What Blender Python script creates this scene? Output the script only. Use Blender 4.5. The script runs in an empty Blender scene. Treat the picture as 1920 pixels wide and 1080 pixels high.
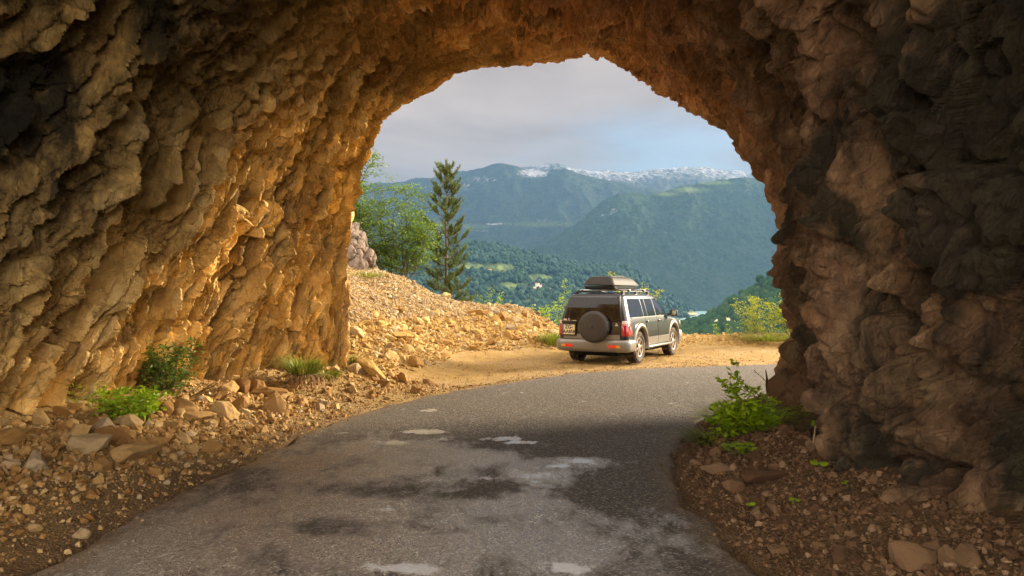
import bpy, bmesh, math, random
import numpy as np
from mathutils import Vector, Matrix

scene = bpy.context.scene
COL = scene.collection
F, CX, HY, CAMZ = 1390.0, 960.0, 550.0, 1.75      # lens in photo pixels, horizon row, eye height

def P(px, py, d):
    return np.array([(px - CX) / F * d, d, CAMZ + (HY - py) / F * d])

# ------------------------------------------------------------------ numpy noise
def _hash(ix, iy, iz, seed):
    h = (ix.astype(np.int64) * 374761393 + iy.astype(np.int64) * 668265263 + iz.astype(np.int64) * 2147483647 + seed * 1274126177) & 0xFFFFFFFF
    h = ((h ^ (h >> 13)) * 1274126177) & 0xFFFFFFFF
    h = ((h ^ (h >> 16)) * 2246822519) & 0xFFFFFFFF
    return h ^ (h >> 15)

def perlin(p, seed=0):
    i = np.floor(p).astype(np.int64); f = p - i
    u = f * f * f * (f * (f * 6 - 15) + 10)
    out = np.zeros(len(p))
    for dx in (0, 1):
        wx = u[:, 0] if dx else 1 - u[:, 0]
        for dy in (0, 1):
            wy = u[:, 1] if dy else 1 - u[:, 1]
            for dz in (0, 1):
                wz = u[:, 2] if dz else 1 - u[:, 2]
                h = _hash(i[:, 0] + dx, i[:, 1] + dy, i[:, 2] + dz, seed)
                g = ((h & 255) / 127.5 - 1) * (f[:, 0] - dx) + (((h >> 8) & 255) / 127.5 - 1) * (f[:, 1] - dy) + (((h >> 16) & 255) / 127.5 - 1) * (f[:, 2] - dz)
                out += wx * wy * wz * g
    return out

def fbm(p, octs=4, seed=0, gain=0.5, ridged=False):
    a, s, out = 1.0, 1.0, 0
    for k in range(octs):
        n = perlin(p * s + 17.3 * k, seed + k)
        if ridged: n = 0.5 - np.abs(n) * 1.6
        out = out + a * n
        a *= gain; s *= 2.03
    return out

def facets(p, seed=0, tilt=1.0):
    """broken-rock field: every cell is a tilted flat face; returns height, crack width (F2-F1), cell random"""
    i = np.floor(p).astype(np.int64)
    n = len(p)
    f1 = np.full(n, 9.0); f2 = np.full(n, 9.0); hid = np.zeros(n, np.int64); vec = np.zeros((n, 3))
    for dx in (-1, 0, 1):
        for dy in (-1, 0, 1):
            for dz in (-1, 0, 1):
                c = i + np.array([dx, dy, dz])
                h = _hash(c[:, 0], c[:, 1], c[:, 2], seed)
                ctr = c + np.stack([(h & 1023) / 1023.0, ((h >> 10) & 1023) / 1023.0, ((h >> 20) & 1023) / 1023.0], 1)
                dv = p - ctr
                d = np.einsum('ij,ij->i', dv, dv)
                closer = d < f1
                f2 = np.where(closer, f1, np.minimum(f2, d))
                f1 = np.where(closer, d, f1)
                hid = np.where(closer, h, hid)
                vec[closer] = dv[closer]
    h2 = _hash(hid, hid >> 7, hid >> 3, seed + 5)
    g = np.stack([(h2 & 255) / 127.5 - 1, ((h2 >> 8) & 255) / 127.5 - 1, ((h2 >> 16) & 255) / 127.5 - 1], 1)
    rnd = ((h2 >> 4) & 1023) / 1023.0
    return (rnd - 0.5) + tilt * np.einsum('ij,ij->i', vec, g), np.sqrt(f2) - np.sqrt(f1), rnd

def blocks(p, seed=0):
    """continuous broken-rock relief: flat-faced blocks meeting in sharp creases (peaks high)"""
    rng = np.random.default_rng(seed)
    D = rng.normal(0, 1, (5, 3)); D /= np.linalg.norm(D, axis=1)[:, None]; D = (D * (0.8 + 0.6 * rng.random(5))[:, None]).astype(np.float32)
    p = p.astype(np.float32); i = np.floor(p).astype(np.int64); f = p - i
    best = np.full(len(p), 9.0, np.float32)
    for dx in (-1, 0, 1):
        for dy in (-1, 0, 1):
            for dz in (-1, 0, 1):
                h = _hash(i[:, 0] + dx, i[:, 1] + dy, i[:, 2] + dz, seed)
                v = f - np.array([dx, dy, dz], np.float32) - np.stack([(h & 1023) / 1023.0, ((h >> 10) & 1023) / 1023.0, ((h >> 20) & 1023) / 1023.0], 1).astype(np.float32)
                g = v @ D.T
                d = np.maximum(g.max(1), -0.75 * g.min(1)) + (((h >> 5) & 255) / 255.0 * 0.35).astype(np.float32)
                np.minimum(best, d, out=best)
    return 0.55 - best.astype(float)

def smooth(a, b, x):
    t = np.clip((x - a) / (b - a), 0, 1)
    return t * t * (3 - 2 * t)

# ------------------------------------------------------------------ mesh helpers
def new_mesh(name, verts, tris=None, quads=None, mat=None, smooth_shade=False, attrs=None, parent=None, link=True, colattrs=None):
    verts = np.asarray(verts, np.float32).reshape(-1, 3)
    loops, starts, n = [], [], 0
    for arr, k in ((tris, 3), (quads, 4)):
        if arr is None or len(arr) == 0: continue
        arr = np.asarray(arr, np.int32).reshape(-1, k)
        loops.append(arr.ravel()); starts.append(n + np.arange(len(arr)) * k); n += arr.size
    loops = np.concatenate(loops); starts = np.concatenate(starts)
    me = bpy.data.meshes.new(name)
    me.vertices.add(len(verts)); me.vertices.foreach_set('co', verts.ravel())
    me.loops.add(len(loops)); me.loops.foreach_set('vertex_index', loops.astype(np.int32))
    me.polygons.add(len(starts)); me.polygons.foreach_set('loop_start', starts.astype(np.int32))
    me.update(calc_edges=True)
    me.polygons.foreach_set('use_smooth', np.full(len(starts), bool(smooth_shade)))
    for k, v in (attrs or {}).items():
        a = me.attributes.new(k, 'FLOAT', 'POINT'); a.data.foreach_set('value', np.asarray(v, np.float32).ravel())
    if mat: me.materials.append(mat)
    me.validate()
    o = bpy.data.objects.new(name, me)
    if link: COL.objects.link(o)
    if parent is not None: o.parent = parent
    return o

def grid_quads(nu, nv):
    i = np.arange(nu * nv).reshape(nu, nv)
    return np.stack([i[:-1, :-1], i[1:, :-1], i[1:, 1:], i[:-1, 1:]], -1).reshape(-1, 4)

class MB:
    """collects verts / tris / quads"""
    def __init__(s): s.v, s.t, s.q, s.n, s.r = [], [], [], 0, []
    def add(s, v, t=None, q=None, r=None):
        v = np.asarray(v, float).reshape(-1, 3)
        if t is not None and len(t): s.t.append(np.asarray(t, np.int64).reshape(-1, 3) + s.n)
        if q is not None and len(q): s.q.append(np.asarray(q, np.int64).reshape(-1, 4) + s.n)
        s.v.append(v); s.n += len(v)
        s.r.append(np.full(len(v), 0.5) if r is None else np.broadcast_to(np.asarray(r, float), (len(v),)))
        return s
    def tube(s, path, radii, k=6, r=None):
        path = np.asarray(path, float); n = len(path)
        radii = np.broadcast_to(np.asarray(radii, float), (n,))
        tan = np.gradient(path, axis=0); tan /= np.linalg.norm(tan, axis=1)[:, None] + 1e-9
        ref = np.array([0.0, 0, 1]) if abs(tan[0, 2]) < 0.9 else np.array([1.0, 0, 0])
        a = np.cross(tan, ref); a /= np.linalg.norm(a, axis=1)[:, None] + 1e-9
        b = np.cross(tan, a)
        th = np.arange(k) / k * 2 * np.pi
        v = path[:, None] + radii[:, None, None] * (np.cos(th)[None, :, None] * a[:, None] + np.sin(th)[None, :, None] * b[:, None])
        q = []
        for i in range(n - 1):
            for j in range(k):
                q.append((i * k + j, i * k + (j + 1) % k, (i + 1) * k + (j + 1) % k, (i + 1) * k + j))
        v = np.concatenate([v.reshape(-1, 3), path[:1], path[-1:]])
        t = [(n * k, (j + 1) % k, j) for j in range(k)] + [(n * k + 1, (n - 1) * k + j, (n - 1) * k + (j + 1) % k) for j in range(k)]
        return s.add(v, t, q, r)
    def leaves(s, c, d, nrm, ln, wd, fold=0.0):
        """diamond leaves: base c, direction d, normal nrm"""
        c = np.asarray(c); d = d / (np.linalg.norm(d, axis=1)[:, None] + 1e-9)
        side = np.cross(d, nrm); side /= np.linalg.norm(side, axis=1)[:, None] + 1e-9
        up = np.cross(side, d)
        n = len(c); ln = np.broadcast_to(ln, (n,))[:, None]; wd = np.broadcast_to(wd, (n,))[:, None]
        m = c + d * ln * 0.45
        v = np.stack([c, m + side * wd / 2 + up * wd * fold, c + d * ln, m - side * wd / 2 + up * wd * fold], 1).reshape(-1, 3)
        b = np.arange(n)[:, None] * 4
        t = np.concatenate([b + np.array([[0, 1, 2]]), b + np.array([[0, 2, 3]])])
        return s.add(v, t, None, np.repeat(np.random.default_rng(n).random(n), 4))
    def box(s, c, size, rot=None):
        v = np.array([[x, y, z] for x in (-.5, .5) for y in (-.5, .5) for z in (-.5, .5)]) * np.asarray(size)
        if rot is not None: v = v @ np.asarray(rot).T
        return s.add(v + np.asarray(c), None, [(0, 1, 3, 2), (4, 6, 7, 5), (0, 4, 5, 1), (2, 3, 7, 6), (0, 2, 6, 4), (1, 5, 7, 3)])
    def build(s, name, mat, parent=None, smooth_shade=False):
        return new_mesh(name, np.concatenate(s.v), np.concatenate(s.t) if s.t else None, np.concatenate(s.q) if s.q else None,
                        mat, smooth_shade, {'rnd': np.concatenate(s.r)}, parent)

def tag(o, label=None, cat=None, group=None, kind=None):
    if label: o['label'] = label
    if cat: o['category'] = cat
    if group: o['group'] = group
    if kind: o['kind'] = kind
    return o

def empty(name, loc, label=None, cat=None, group=None, rz=0):
    o = bpy.data.objects.new(name, None); COL.objects.link(o)
    o.location = loc; o.rotation_euler = (0, 0, rz); o.empty_display_size = 0.2
    return tag(o, label, cat, group)

def bevel(o, w, seg=2):
    m = o.modifiers.new('bevel', 'BEVEL'); m.width = w; m.segments = seg; m.limit_method = 'ANGLE'; m.angle_limit = math.radians(35)
    for p in o.data.polygons: p.use_smooth = True
    m.harden_normals = False
    return o

# ------------------------------------------------------------------ materials
class NT:
    def __init__(s, name):
        s.m = bpy.data.materials.new(name); s.m.use_nodes = True
        s.t = s.m.node_tree; s.n = s.t.nodes; s.b = s.n['Principled BSDF']; s.out = s.n['Material Output']
    def add(s, kind, **kw):
        n = s.n.new(kind)
        for k, v in kw.items():
            if k.startswith('i_'):
                n.inputs[int(k[2:]) if k[2:].isdigit() else k[2:].replace('_', ' ')].default_value = v
            else: setattr(n, k, v)
        return n
    def l(s, a, b): s.t.links.new(a, b)
    def coords(s): return s.add('ShaderNodeTexCoord').outputs['Object']
    def geo(s): return s.add('ShaderNodeNewGeometry').outputs['Position']
    def mapping(s, vec, scale=(1, 1, 1), rot=(0, 0, 0)):
        n = s.add('ShaderNodeMapping'); n.inputs['Scale'].default_value = scale; n.inputs['Rotation'].default_value = rot
        s.l(vec, n.inputs['Vector']); return n.outputs['Vector']
    def noise(s, vec, scale, detail=5, rough=0.55, dist=0.0):
        n = s.add('ShaderNodeTexNoise'); n.inputs['Scale'].default_value = scale; n.inputs['Detail'].default_value = detail
        n.inputs['Roughness'].default_value = rough; n.inputs['Distortion'].default_value = dist
        s.l(vec, n.inputs['Vector']); return n.outputs['Fac']
    def voronoi(s, vec, scale, feature='F1'):
        n = s.add('ShaderNodeTexVoronoi'); n.feature = feature; n.inputs['Scale'].default_value = scale
        s.l(vec, n.inputs['Vector']); return n
    def ramp(s, fac, stops, interp='LINEAR'):
        n = s.add('ShaderNodeValToRGB'); cr = n.color_ramp; cr.interpolation = interp
        while len(cr.elements) < len(stops): cr.elements.new(0.5)
        for e, (p, c) in zip(cr.elements, stops):
            e.position = p; e.color = (c, c, c, 1) if isinstance(c, (int, float)) else (*c, 1)
        s.l(fac, n.inputs['Fac']); return n.outputs['Color']
    def mix(s, fac, a, b, blend='MIX'):
        n = s.add('ShaderNodeMix'); n.data_type = 'RGBA'; n.blend_type = blend
        for sock, v in ((n.inputs['Factor'], fac), (n.inputs[6], a), (n.inputs[7], b)):
            if isinstance(v, (int, float)): sock.default_value = v
            elif isinstance(v, tuple): sock.default_value = (*v, 1)
            else: s.l(v, sock)
        return n.outputs[2]
    def math(s, op, a, b=0.0, clamp=False):
        n = s.add('ShaderNodeMath', operation=op, use_clamp=clamp)
        for sock, v in ((n.inputs[0], a), (n.inputs[1], b)):
            if isinstance(v, (int, float)): sock.default_value = v
            else: s.l(v, sock)
        return n.outputs[0]
    def attr(s, name):
        n = s.add('ShaderNodeAttribute'); n.attribute_name = name; return n.outputs['Fac']
    def bump(s, h, strength=0.5, dist=0.02, normal=None):
        n = s.add('ShaderNodeBump'); n.inputs['Strength'].default_value = strength; n.inputs['Distance'].default_value = dist
        s.l(h, n.inputs['Height'])
        if normal is not None: s.l(normal, n.inputs['Normal'])
        return n.outputs['Normal']
    def set(s, color=None, rough=None, normal=None, spec=None, metal=None):
        for k, v in (('Base Color', color), ('Roughness', rough), ('Normal', normal), ('Specular IOR Level', spec), ('Metallic', metal)):
            if v is None: continue
            if isinstance(v, (int, float)): s.b.inputs[k].default_value = v
            elif isinstance(v, tuple): s.b.inputs[k].default_value = (*v, 1)
            else: s.l(v, s.b.inputs[k])
        return s.m

def plain(name, color, rough=0.6, spec=0.5, metal=0.0, coat=0.0, dirt=None, emit=None, dirtscale=6.0):
    t = NT(name)
    c = color
    if dirt is not None:
        n = t.noise(t.coords(), dirtscale, 6, 0.65)
        c = t.mix(t.ramp(n, [(0.42, 0.0), (0.72, dirt[3])]), color, tuple(dirt[:3]))
    t.set(c, rough, spec=spec, metal=metal)
    if coat: t.b.inputs['Coat Weight'].default_value = coat; t.b.inputs['Coat Roughness'].default_value = 0.08
    if emit: t.b.inputs['Emission Color'].default_value = (*emit[:3], 1); t.b.inputs['Emission Strength'].default_value = emit[3]
    return t.m

def mat_tunnel():
    t = NT('hewn_rock')
    p = t.coords()
    left, stain_shade = t.attr('left'), t.attr('stain_shade')
    big = t.noise(p, 0.45, 5, 0.6, 0.4)
    med = t.noise(t.mapping(p, (1.2, 0.8, 0.5), (0.7, 0, 0)), 2.2, 7, 0.65, 0.6)
    fine = t.noise(p, 14, 6, 0.7)
    cx = t.add('ShaderNodeCombineXYZ'); t.l(t.math('MULTIPLY', t.attr('al'), 2.6), cx.inputs[0]); t.l(t.math('MULTIPLY', t.attr('ac'), 15.0), cx.inputs[1]); t.l(t.math('MULTIPLY', t.attr('tint'), 1.5), cx.inputs[2])
    streak = t.noise(cx.outputs[0], 1.0, 7, 0.68, 0.3)
    med = t.math('ADD', t.math('MULTIPLY', med, 0.6), t.math('MULTIPLY', streak, 0.4))
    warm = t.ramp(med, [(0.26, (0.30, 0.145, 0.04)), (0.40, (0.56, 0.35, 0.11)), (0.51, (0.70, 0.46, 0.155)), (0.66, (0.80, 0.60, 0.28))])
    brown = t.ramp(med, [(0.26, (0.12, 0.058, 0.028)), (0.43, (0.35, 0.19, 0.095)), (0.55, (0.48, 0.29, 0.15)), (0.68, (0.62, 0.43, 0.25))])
    c = t.mix(left, brown, warm)  # right side's darker brown holds part of its shade
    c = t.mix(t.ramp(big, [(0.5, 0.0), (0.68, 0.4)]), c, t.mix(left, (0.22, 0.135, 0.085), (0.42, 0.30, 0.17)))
    c = t.mix(t.ramp(t.noise(p, 0.9, 6, 0.7, 0.8), [(0.58, 0.0), (0.68, 0.6)]), c, (0.40, 0.18, 0.05))
    c = t.mix(t.ramp(fine, [(0.35, 0.45), (0.6, 0.0)]), c, t.mix(0.5, c, (0.09, 0.05, 0.025)))
    sn = t.noise(t.mapping(p, (1.0, 0.7, 0.45)), 1.1, 6, 0.65, 0.5)
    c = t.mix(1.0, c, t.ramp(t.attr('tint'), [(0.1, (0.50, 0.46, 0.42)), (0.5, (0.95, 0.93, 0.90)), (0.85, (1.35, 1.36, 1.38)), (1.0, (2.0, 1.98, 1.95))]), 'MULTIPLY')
    s = t.math('MULTIPLY', stain_shade, t.ramp(sn, [(0.36, 0.0), (0.56, 1.0)]))
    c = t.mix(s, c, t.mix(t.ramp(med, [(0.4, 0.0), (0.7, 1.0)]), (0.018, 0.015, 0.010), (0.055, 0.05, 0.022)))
    pm = t.mapping(p, (1, 1, 0.5), (0.6, 0.2, 0)); e1 = t.voronoi(pm, 4.5, 'DISTANCE_TO_EDGE').outputs['Distance']; e2 = t.voronoi(pm, 12, 'DISTANCE_TO_EDGE').outputs['Distance']
    crack_dark = t.math('MAXIMUM', t.ramp(e1, [(0.0, 0.75), (0.035, 0.0)]), t.ramp(e2, [(0.0, 0.5), (0.05, 0.0)]))
    c = t.mix(t.math('MULTIPLY', t.math('MULTIPLY', crack_dark, 0.6), t.ramp(t.noise(p, 2.0, 4), [(0.45, 0.0), (0.6, 1.0)])), c, t.mix(0.75, c, (0.03, 0.018, 0.01)))  # darker along the crack lines
    h = t.math('ADD', t.math('ADD', t.math('MULTIPLY', t.noise(p, 22, 9, 0.78), 0.9), t.math('MULTIPLY', t.voronoi(pm, 15).outputs['Distance'], 0.8)), t.math('ADD', t.ramp(e1, [(0.0, 0.0), (0.06, 0.35)]), t.ramp(e2, [(0.0, 0.0), (0.10, 0.22)])))
    nb = t.bump(h, 0.9, 0.04); nb = t.bump(t.ramp(streak, [(0.25, 0.0), (0.5, 0.8), (0.7, 1.0)]), 0.85, 0.05, nb)
    return t.set(c, 0.82, nb, 0.3)

def mat_rock(name, cols, obj_random=True):
    t = NT(name); p = t.coords()
    r = t.add('ShaderNodeObjectInfo').outputs['Random'] if obj_random else t.attr('rnd')
    base = t.ramp(r, cols)
    n = t.noise(p, 6 if obj_random else 9, 6, 0.65)
    c = t.mix(t.ramp(n, [(0.35, 0.55), (0.62, 0.0)]), base, t.mix(0.5, base, (0.16, 0.075, 0.025)))
    nb = t.bump(t.noise(p, 22, 7, 0.7), 0.7, 0.02)
    return t.set(c, 0.88, nb, 0.25)

def mat_leaf(name, stops, trans=0.35, rough=0.5):
    t = NT(name)
    c = t.ramp(t.attr('rnd'), stops)
    t.set(c, rough, spec=0.35)
    tr = t.add('ShaderNodeBsdfTranslucent'); t.l(c, tr.inputs['Color'])
    mx = t.add('ShaderNodeMixShader'); mx.inputs[0].default_value = trans
    t.l(t.b.outputs[0], mx.inputs[1]); t.l(tr.outputs[0], mx.inputs[2]); t.l(mx.outputs[0], t.out.inputs['Surface'])
    return t.m

# ------------------------------------------------------------------ road outline and ground height
ROAD_L = np.array([(-3.1, -14), (-3.05, 0), (-3.0, 4.6), (-2.95, 5.6), (-2.82, 7), (-2.55, 9.5), (-2.15, 11), (-1.5, 12.5), (-0.6, 13.9), (1.1, 15.9), (3.0, 17.2), (6.6, 18.3), (11, 19.0), (18, 19.2), (40, 18)])
ROAD_R = np.array([(1.75, -14), (1.7, 0), (1.58, 4.6), (1.5, 5.6), (1.55, 7), (1.9, 8.4), (2.55, 10.1), (3.2, 11.2), (4.2, 12.5), (5.2, 13.3), (6.6, 14.0), (8.5, 14.5), (12, 14.9), (18, 15), (40, 13.6)])

def resample(poly, n, smoothit=True):
    poly = np.asarray(poly, float)
    d = np.concatenate([[0], np.cumsum(np.linalg.norm(np.diff(poly, axis=0), axis=1))])
    s = np.linspace(0, d[-1], n)
    out = np.stack([np.interp(s, d, poly[:, k]) for k in range(poly.shape[1])], 1)
    if smoothit:
        for _ in range(3): out[1:-1] = 0.25 * out[:-2] + 0.5 * out[1:-1] + 0.25 * out[2:]
    return out

_poly = np.concatenate([ROAD_L, ROAD_R[::-1]])
def road_dist(x, y):
    """distance outside the road (negative inside)"""
    best = np.full(x.shape, 1e9); inside = np.zeros(x.shape, bool)
    n = len(_poly)
    for i in range(n):
        a, b = _poly[i], _poly[(i + 1) % n]
        ab = b - a; L = ab @ ab
        t = np.clip(((x - a[0]) * ab[0] + (y - a[1]) * ab[1]) / L, 0, 1)
        best = np.minimum(best, np.hypot(x - a[0] - t * ab[0], y - a[1] - t * ab[1]))
        if a[1] != b[1]:
            cross = ((a[1] > y) != (b[1] > y)) & (x < (b[0] - a[0]) * (y - a[1]) / (b[1] - a[1]) + a[0])
            inside ^= cross
    return np.where(inside, -best, best)

CP = np.array([
    (0, -10, 0), (-2, -10, 0), (0, 0, 0), (0, 4, 0), (-2, 4, 0), (1.4, 4, 0), (0, 8, 0), (-2, 8, 0), (1.4, 8, 0), (0, 12, 0), (-1.2, 12, 0), (3, 12.5, 0), (2, 15, 0), (0.5, 15, 0),
    (5, 15.5, 0), (10, 17, 0), (3, 17, 0), (7, 18.3, 0), (15, 18, 0), (30, 17, 0), (0, 17.2, .01), (-1, 16.5, .03), (2, 19.2, 0), (4.5, 21.8, .02), (.5, 19.4, .02), (7, 21, .03), (3, 21.2, .03), (11, 21.5, .05),
    (-3.4, 5, .1), (-4.2, 6, .28), (-5.4, 7.5, .5), (-3.6, 9, .16), (-4.6, 10, .5), (-3.2, 11.5, .22), (-4, 12.3, .55), (-2.6, 13, .2), (-3.2, 13.8, .45), (-6, 4, .5), (-6, 0, .5), (-3.6, 0, .08), (-6, -10, .5),
    (-2.2, 15.2, .1), (-1.7, 19.2, .12), (-3.4, 15.8, .62), (-3.1, 18.3, .85), (-4.5, 20, 1.7), (-2.5, 21.3, .95), (-.8, 21.3, .4), (-5.4, 23.5, 2.62), (-3.5, 24, 2.1), (-2.3, 24.5, 1.58), (-1.1, 24.5, 1.3), (.6, 24.5, 1.14),
    (.2, 22.5, .62), (1.4, 24.2, .52), (2.2, 24.3, .27), (1, 21.5, .12), (4.5, 24.3, .27), (6, 24.5, .34), (9, 24.5, .38), (14, 25, .4), (6, 22.9, .1), (9, 22.9, .12),
    (2.1, 6, .06), (3, 6, .3), (2.3, 8.5, .08), (3.1, 9, .28), (3.0, 10.5, .08), (3.6, 10.8, .2), (2, 4, .08), (3, 4, .32), (2.8, 0, .3), (3, -10, .3),
    (-9, 14, 1.5), (-9, 22, 3.2), (-13, 18, 4), (20, 13, .8), (12, 12.5, .5), (8, 11.5, .5), (-12, 0, .8), (12, 0, .8), (30, 25, .4)], float)
def _tps_k(d2): return np.where(d2 > 0, 0.5 * d2 * np.log(np.maximum(d2, 1e-12)), 0)
_n = len(CP)
_A = np.zeros((_n + 3, _n + 3)); _d2 = ((CP[:, None, :2] - CP[None, :, :2]) ** 2).sum(-1)
_A[:_n, :_n] = _tps_k(_d2) + np.eye(_n) * 0.02; _A[:_n, _n] = 1; _A[:_n, _n + 1:] = CP[:, :2]; _A[_n:, :_n] = _A[:_n, _n:].T
_W = np.linalg.solve(_A, np.concatenate([CP[:, 2], np.zeros(3)]))
def ground_base(x, y):
    xc = np.clip(x, -12, 28); yc = np.clip(y, -10, 24.7)
    out = np.full(x.shape, _W[_n]) + _W[_n + 1] * xc + _W[_n + 2] * yc
    for (cx, cy, _), w in zip(CP, _W[:_n]):
        out += w * _tps_k((xc - cx) ** 2 + (yc - cy) ** 2)
    over = np.maximum(0, y - 24.7)
    return out - 0.5 * over * over / (over + 0.7)

def ground_h(x, y, fine=True):
    x = np.atleast_1d(np.asarray(x, float)); y = np.atleast_1d(np.asarray(y, float))
    sh = x.shape; x = x.ravel(); y = y.ravel()
    rd = road_dist(x, y)
    m = smooth(0.0, 0.6, rd)
    base = ground_base(x, y)
    base = np.where(rd < 0, np.minimum(base, 0) - 0.03, base * smooth(-0.1, 0.5, rd))
    if fine:
        p = np.stack([x, y, np.zeros_like(x)], 1)
        rough = 0.35 + 0.9 * smooth(0.15, 0.7, base)      # the heap is rougher than the tyre-packed lay-by
        base = base + m * rough * (0.07 * fbm(p * 1.3, 3, 3) + 0.035 * fbm(p * 5.5, 3, 9))
    # wheel-packed edge strip
    return base.reshape(sh)

# ------------------------------------------------------------------ WORLD, SUN, CAMERA
SUN_AZ, SUN_EL = math.radians(61), math.radians(20)
w = bpy.data.worlds.new('World'); scene.world = w; w.use_nodes = True
wt = w.node_tree; wn = wt.nodes; bg = wn['Background']
sky = wn.new('ShaderNodeTexSky'); sky.sky_type = 'NISHITA'; sky.sun_disc = False
sky.sun_elevation = SUN_EL; sky.sun_rotation = SUN_AZ; sky.altitude = 900; sky.air_density = 1.2; sky.dust_density = 2.0; sky.ozone_density = 1.5
tc = wn.new('ShaderNodeTexCoord')
mp = wn.new('ShaderNodeMapping'); mp.inputs['Scale'].default_value = (1.6, 1.6, 5.0)
wt.links.new(tc.outputs['Generated'], mp.inputs['Vector'])
nz = wn.new('ShaderNodeTexNoise'); nz.inputs['Scale'].default_value = 2.2; nz.inputs['Detail'].default_value = 6; nz.inputs['Roughness'].default_value = 0.55; nz.inputs['Distortion'].default_value = 0.5
wt.links.new(mp.outputs[0], nz.inputs['Vector'])
# a break in the cloud low on the right
dirn = Vector((0.225, 1.0, 0.185)).normalized()
dot = wn.new('ShaderNodeVectorMath'); dot.operation = 'DISTANCE'; dot.inputs[1].default_value = (dirn.x, dirn.y, dirn.z * 2.6)
mp2 = wn.new('ShaderNodeMapping'); mp2.inputs['Scale'].default_value = (1, 1, 2.6)
wt.links.new(tc.outputs['Generated'], mp2.inputs['Vector'])
wsc = wn.new('ShaderNodeTexNoise'); wsc.inputs['Scale'].default_value = 5.0; wsc.inputs['Detail'].default_value = 5; wt.links.new(mp.outputs[0], wsc.inputs['Vector'])
wad = wn.new('ShaderNodeVectorMath'); wad.operation = 'MULTIPLY_ADD'; wt.links.new(wsc.outputs['Color'], wad.inputs[0]); wad.inputs[1].default_value = (.22, .22, .22); wad2 = wn.new('ShaderNodeVectorMath'); wad2.operation = 'SUBTRACT'; wad2.inputs[1].default_value = (.11, .11, .11)
wt.links.new(mp2.outputs[0], wad2.inputs[0]); wt.links.new(wad2.outputs[0], wad.inputs[2]); wt.links.new(wad.outputs[0], dot.inputs[0])
gap = wn.new('ShaderNodeMapRange'); gap.interpolation_type = 'SMOOTHSTEP'
gap.inputs['From Min'].default_value = 0.0; gap.inputs['From Max'].default_value = 0.24; gap.inputs['To Min'].default_value = 0.8; gap.inputs['To Max'].default_value = 0.0
wt.links.new(dot.outputs['Value'], gap.inputs['Value'])
wob = wn.new('ShaderNodeMath'); wob.operation = 'MULTIPLY'
rmp = wn.new('ShaderNodeMapRange'); rmp.inputs['From Min'].default_value = 0.3; rmp.inputs['From Max'].default_value = 0.6; rmp.inputs['To Min'].default_value = 0.6; rmp.inputs['To Max'].default_value = 1.0
wt.links.new(nz.outputs['Fac'], rmp.inputs['Value'])
wt.links.new(gap.outputs[0], wob.inputs[0]); wt.links.new(rmp.outputs[0], wob.inputs[1])
cl = wn.new('ShaderNodeValToRGB'); cl.color_ramp.elements[0].position = 0.36; cl.color_ramp.elements[1].position = 0.64
cl.color_ramp.elements[0].color = (1.38, 1.0, .72, 1); cl.color_ramp.elements[1].color = (2.1, 1.62, 1.22, 1)
wt.links.new(nz.outputs['Fac'], cl.inputs['Fac'])
blue = wn.new('ShaderNodeMix'); blue.data_type = 'RGBA'; blue.inputs['Factor'].default_value = 0.62
wt.links.new(sky.outputs[0], blue.inputs[6]); blue.inputs[7].default_value = (.40, .78, 1.0, 1)
mxs = wn.new('ShaderNodeMix'); mxs.data_type = 'RGBA'
wt.links.new(wob.outputs[0], mxs.inputs['Factor']); wt.links.new(cl.outputs[0], mxs.inputs[6]); wt.links.new(blue.outputs[2], mxs.inputs[7])
# unseen cloud behind the eye brightened as added fill for the tunnel walls
sep = wn.new('ShaderNodeSeparateXYZ'); wt.links.new(tc.outputs['Generated'], sep.inputs[0])
thin = wn.new('ShaderNodeMapRange'); thin.interpolation_type = 'SMOOTHSTEP'
thin.inputs['From Min'].default_value = 0.55; thin.inputs['From Max'].default_value = -0.45; thin.inputs['To Min'].default_value = 1.0; thin.inputs['To Max'].default_value = 6.8
wt.links.new(sep.outputs['Y'], thin.inputs['Value'])
wht = wn.new('ShaderNodeMapRange'); wht.inputs['From Min'].default_value = 0.6; wht.inputs['From Max'].default_value = 0.0
wt.links.new(sep.outputs['Y'], wht.inputs['Value'])
mxw = wn.new('ShaderNodeMix'); mxw.data_type = 'RGBA'; wt.links.new(wht.outputs[0], mxw.inputs['Factor'])
wt.links.new(mxs.outputs[2], mxw.inputs[6]); mxw.inputs[7].default_value = (1.6, 1.42, 1.25, 1)
vm = wn.new('ShaderNodeVectorMath'); vm.operation = 'SCALE'
wt.links.new(mxw.outputs[2], vm.inputs[0]); wt.links.new(thin.outputs[0], vm.inputs['Scale'])
wt.links.new(vm.outputs[0], bg.inputs['Color']); bg.inputs['Strength'].default_value = 0.1

sd = bpy.data.lights.new('sun', 'SUN'); sd.energy = 5.0; sd.angle = math.radians(15); sd.color = (1.0, 0.84, 0.60)
so = bpy.data.objects.new('sun', sd); COL.objects.link(so)
sv = Vector((math.sin(SUN_AZ) * math.cos(SUN_EL), math.cos(SUN_AZ) * math.cos(SUN_EL), math.sin(SUN_EL)))
so.rotation_euler = (-sv).to_track_quat('-Z', 'Y').to_euler()

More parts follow.
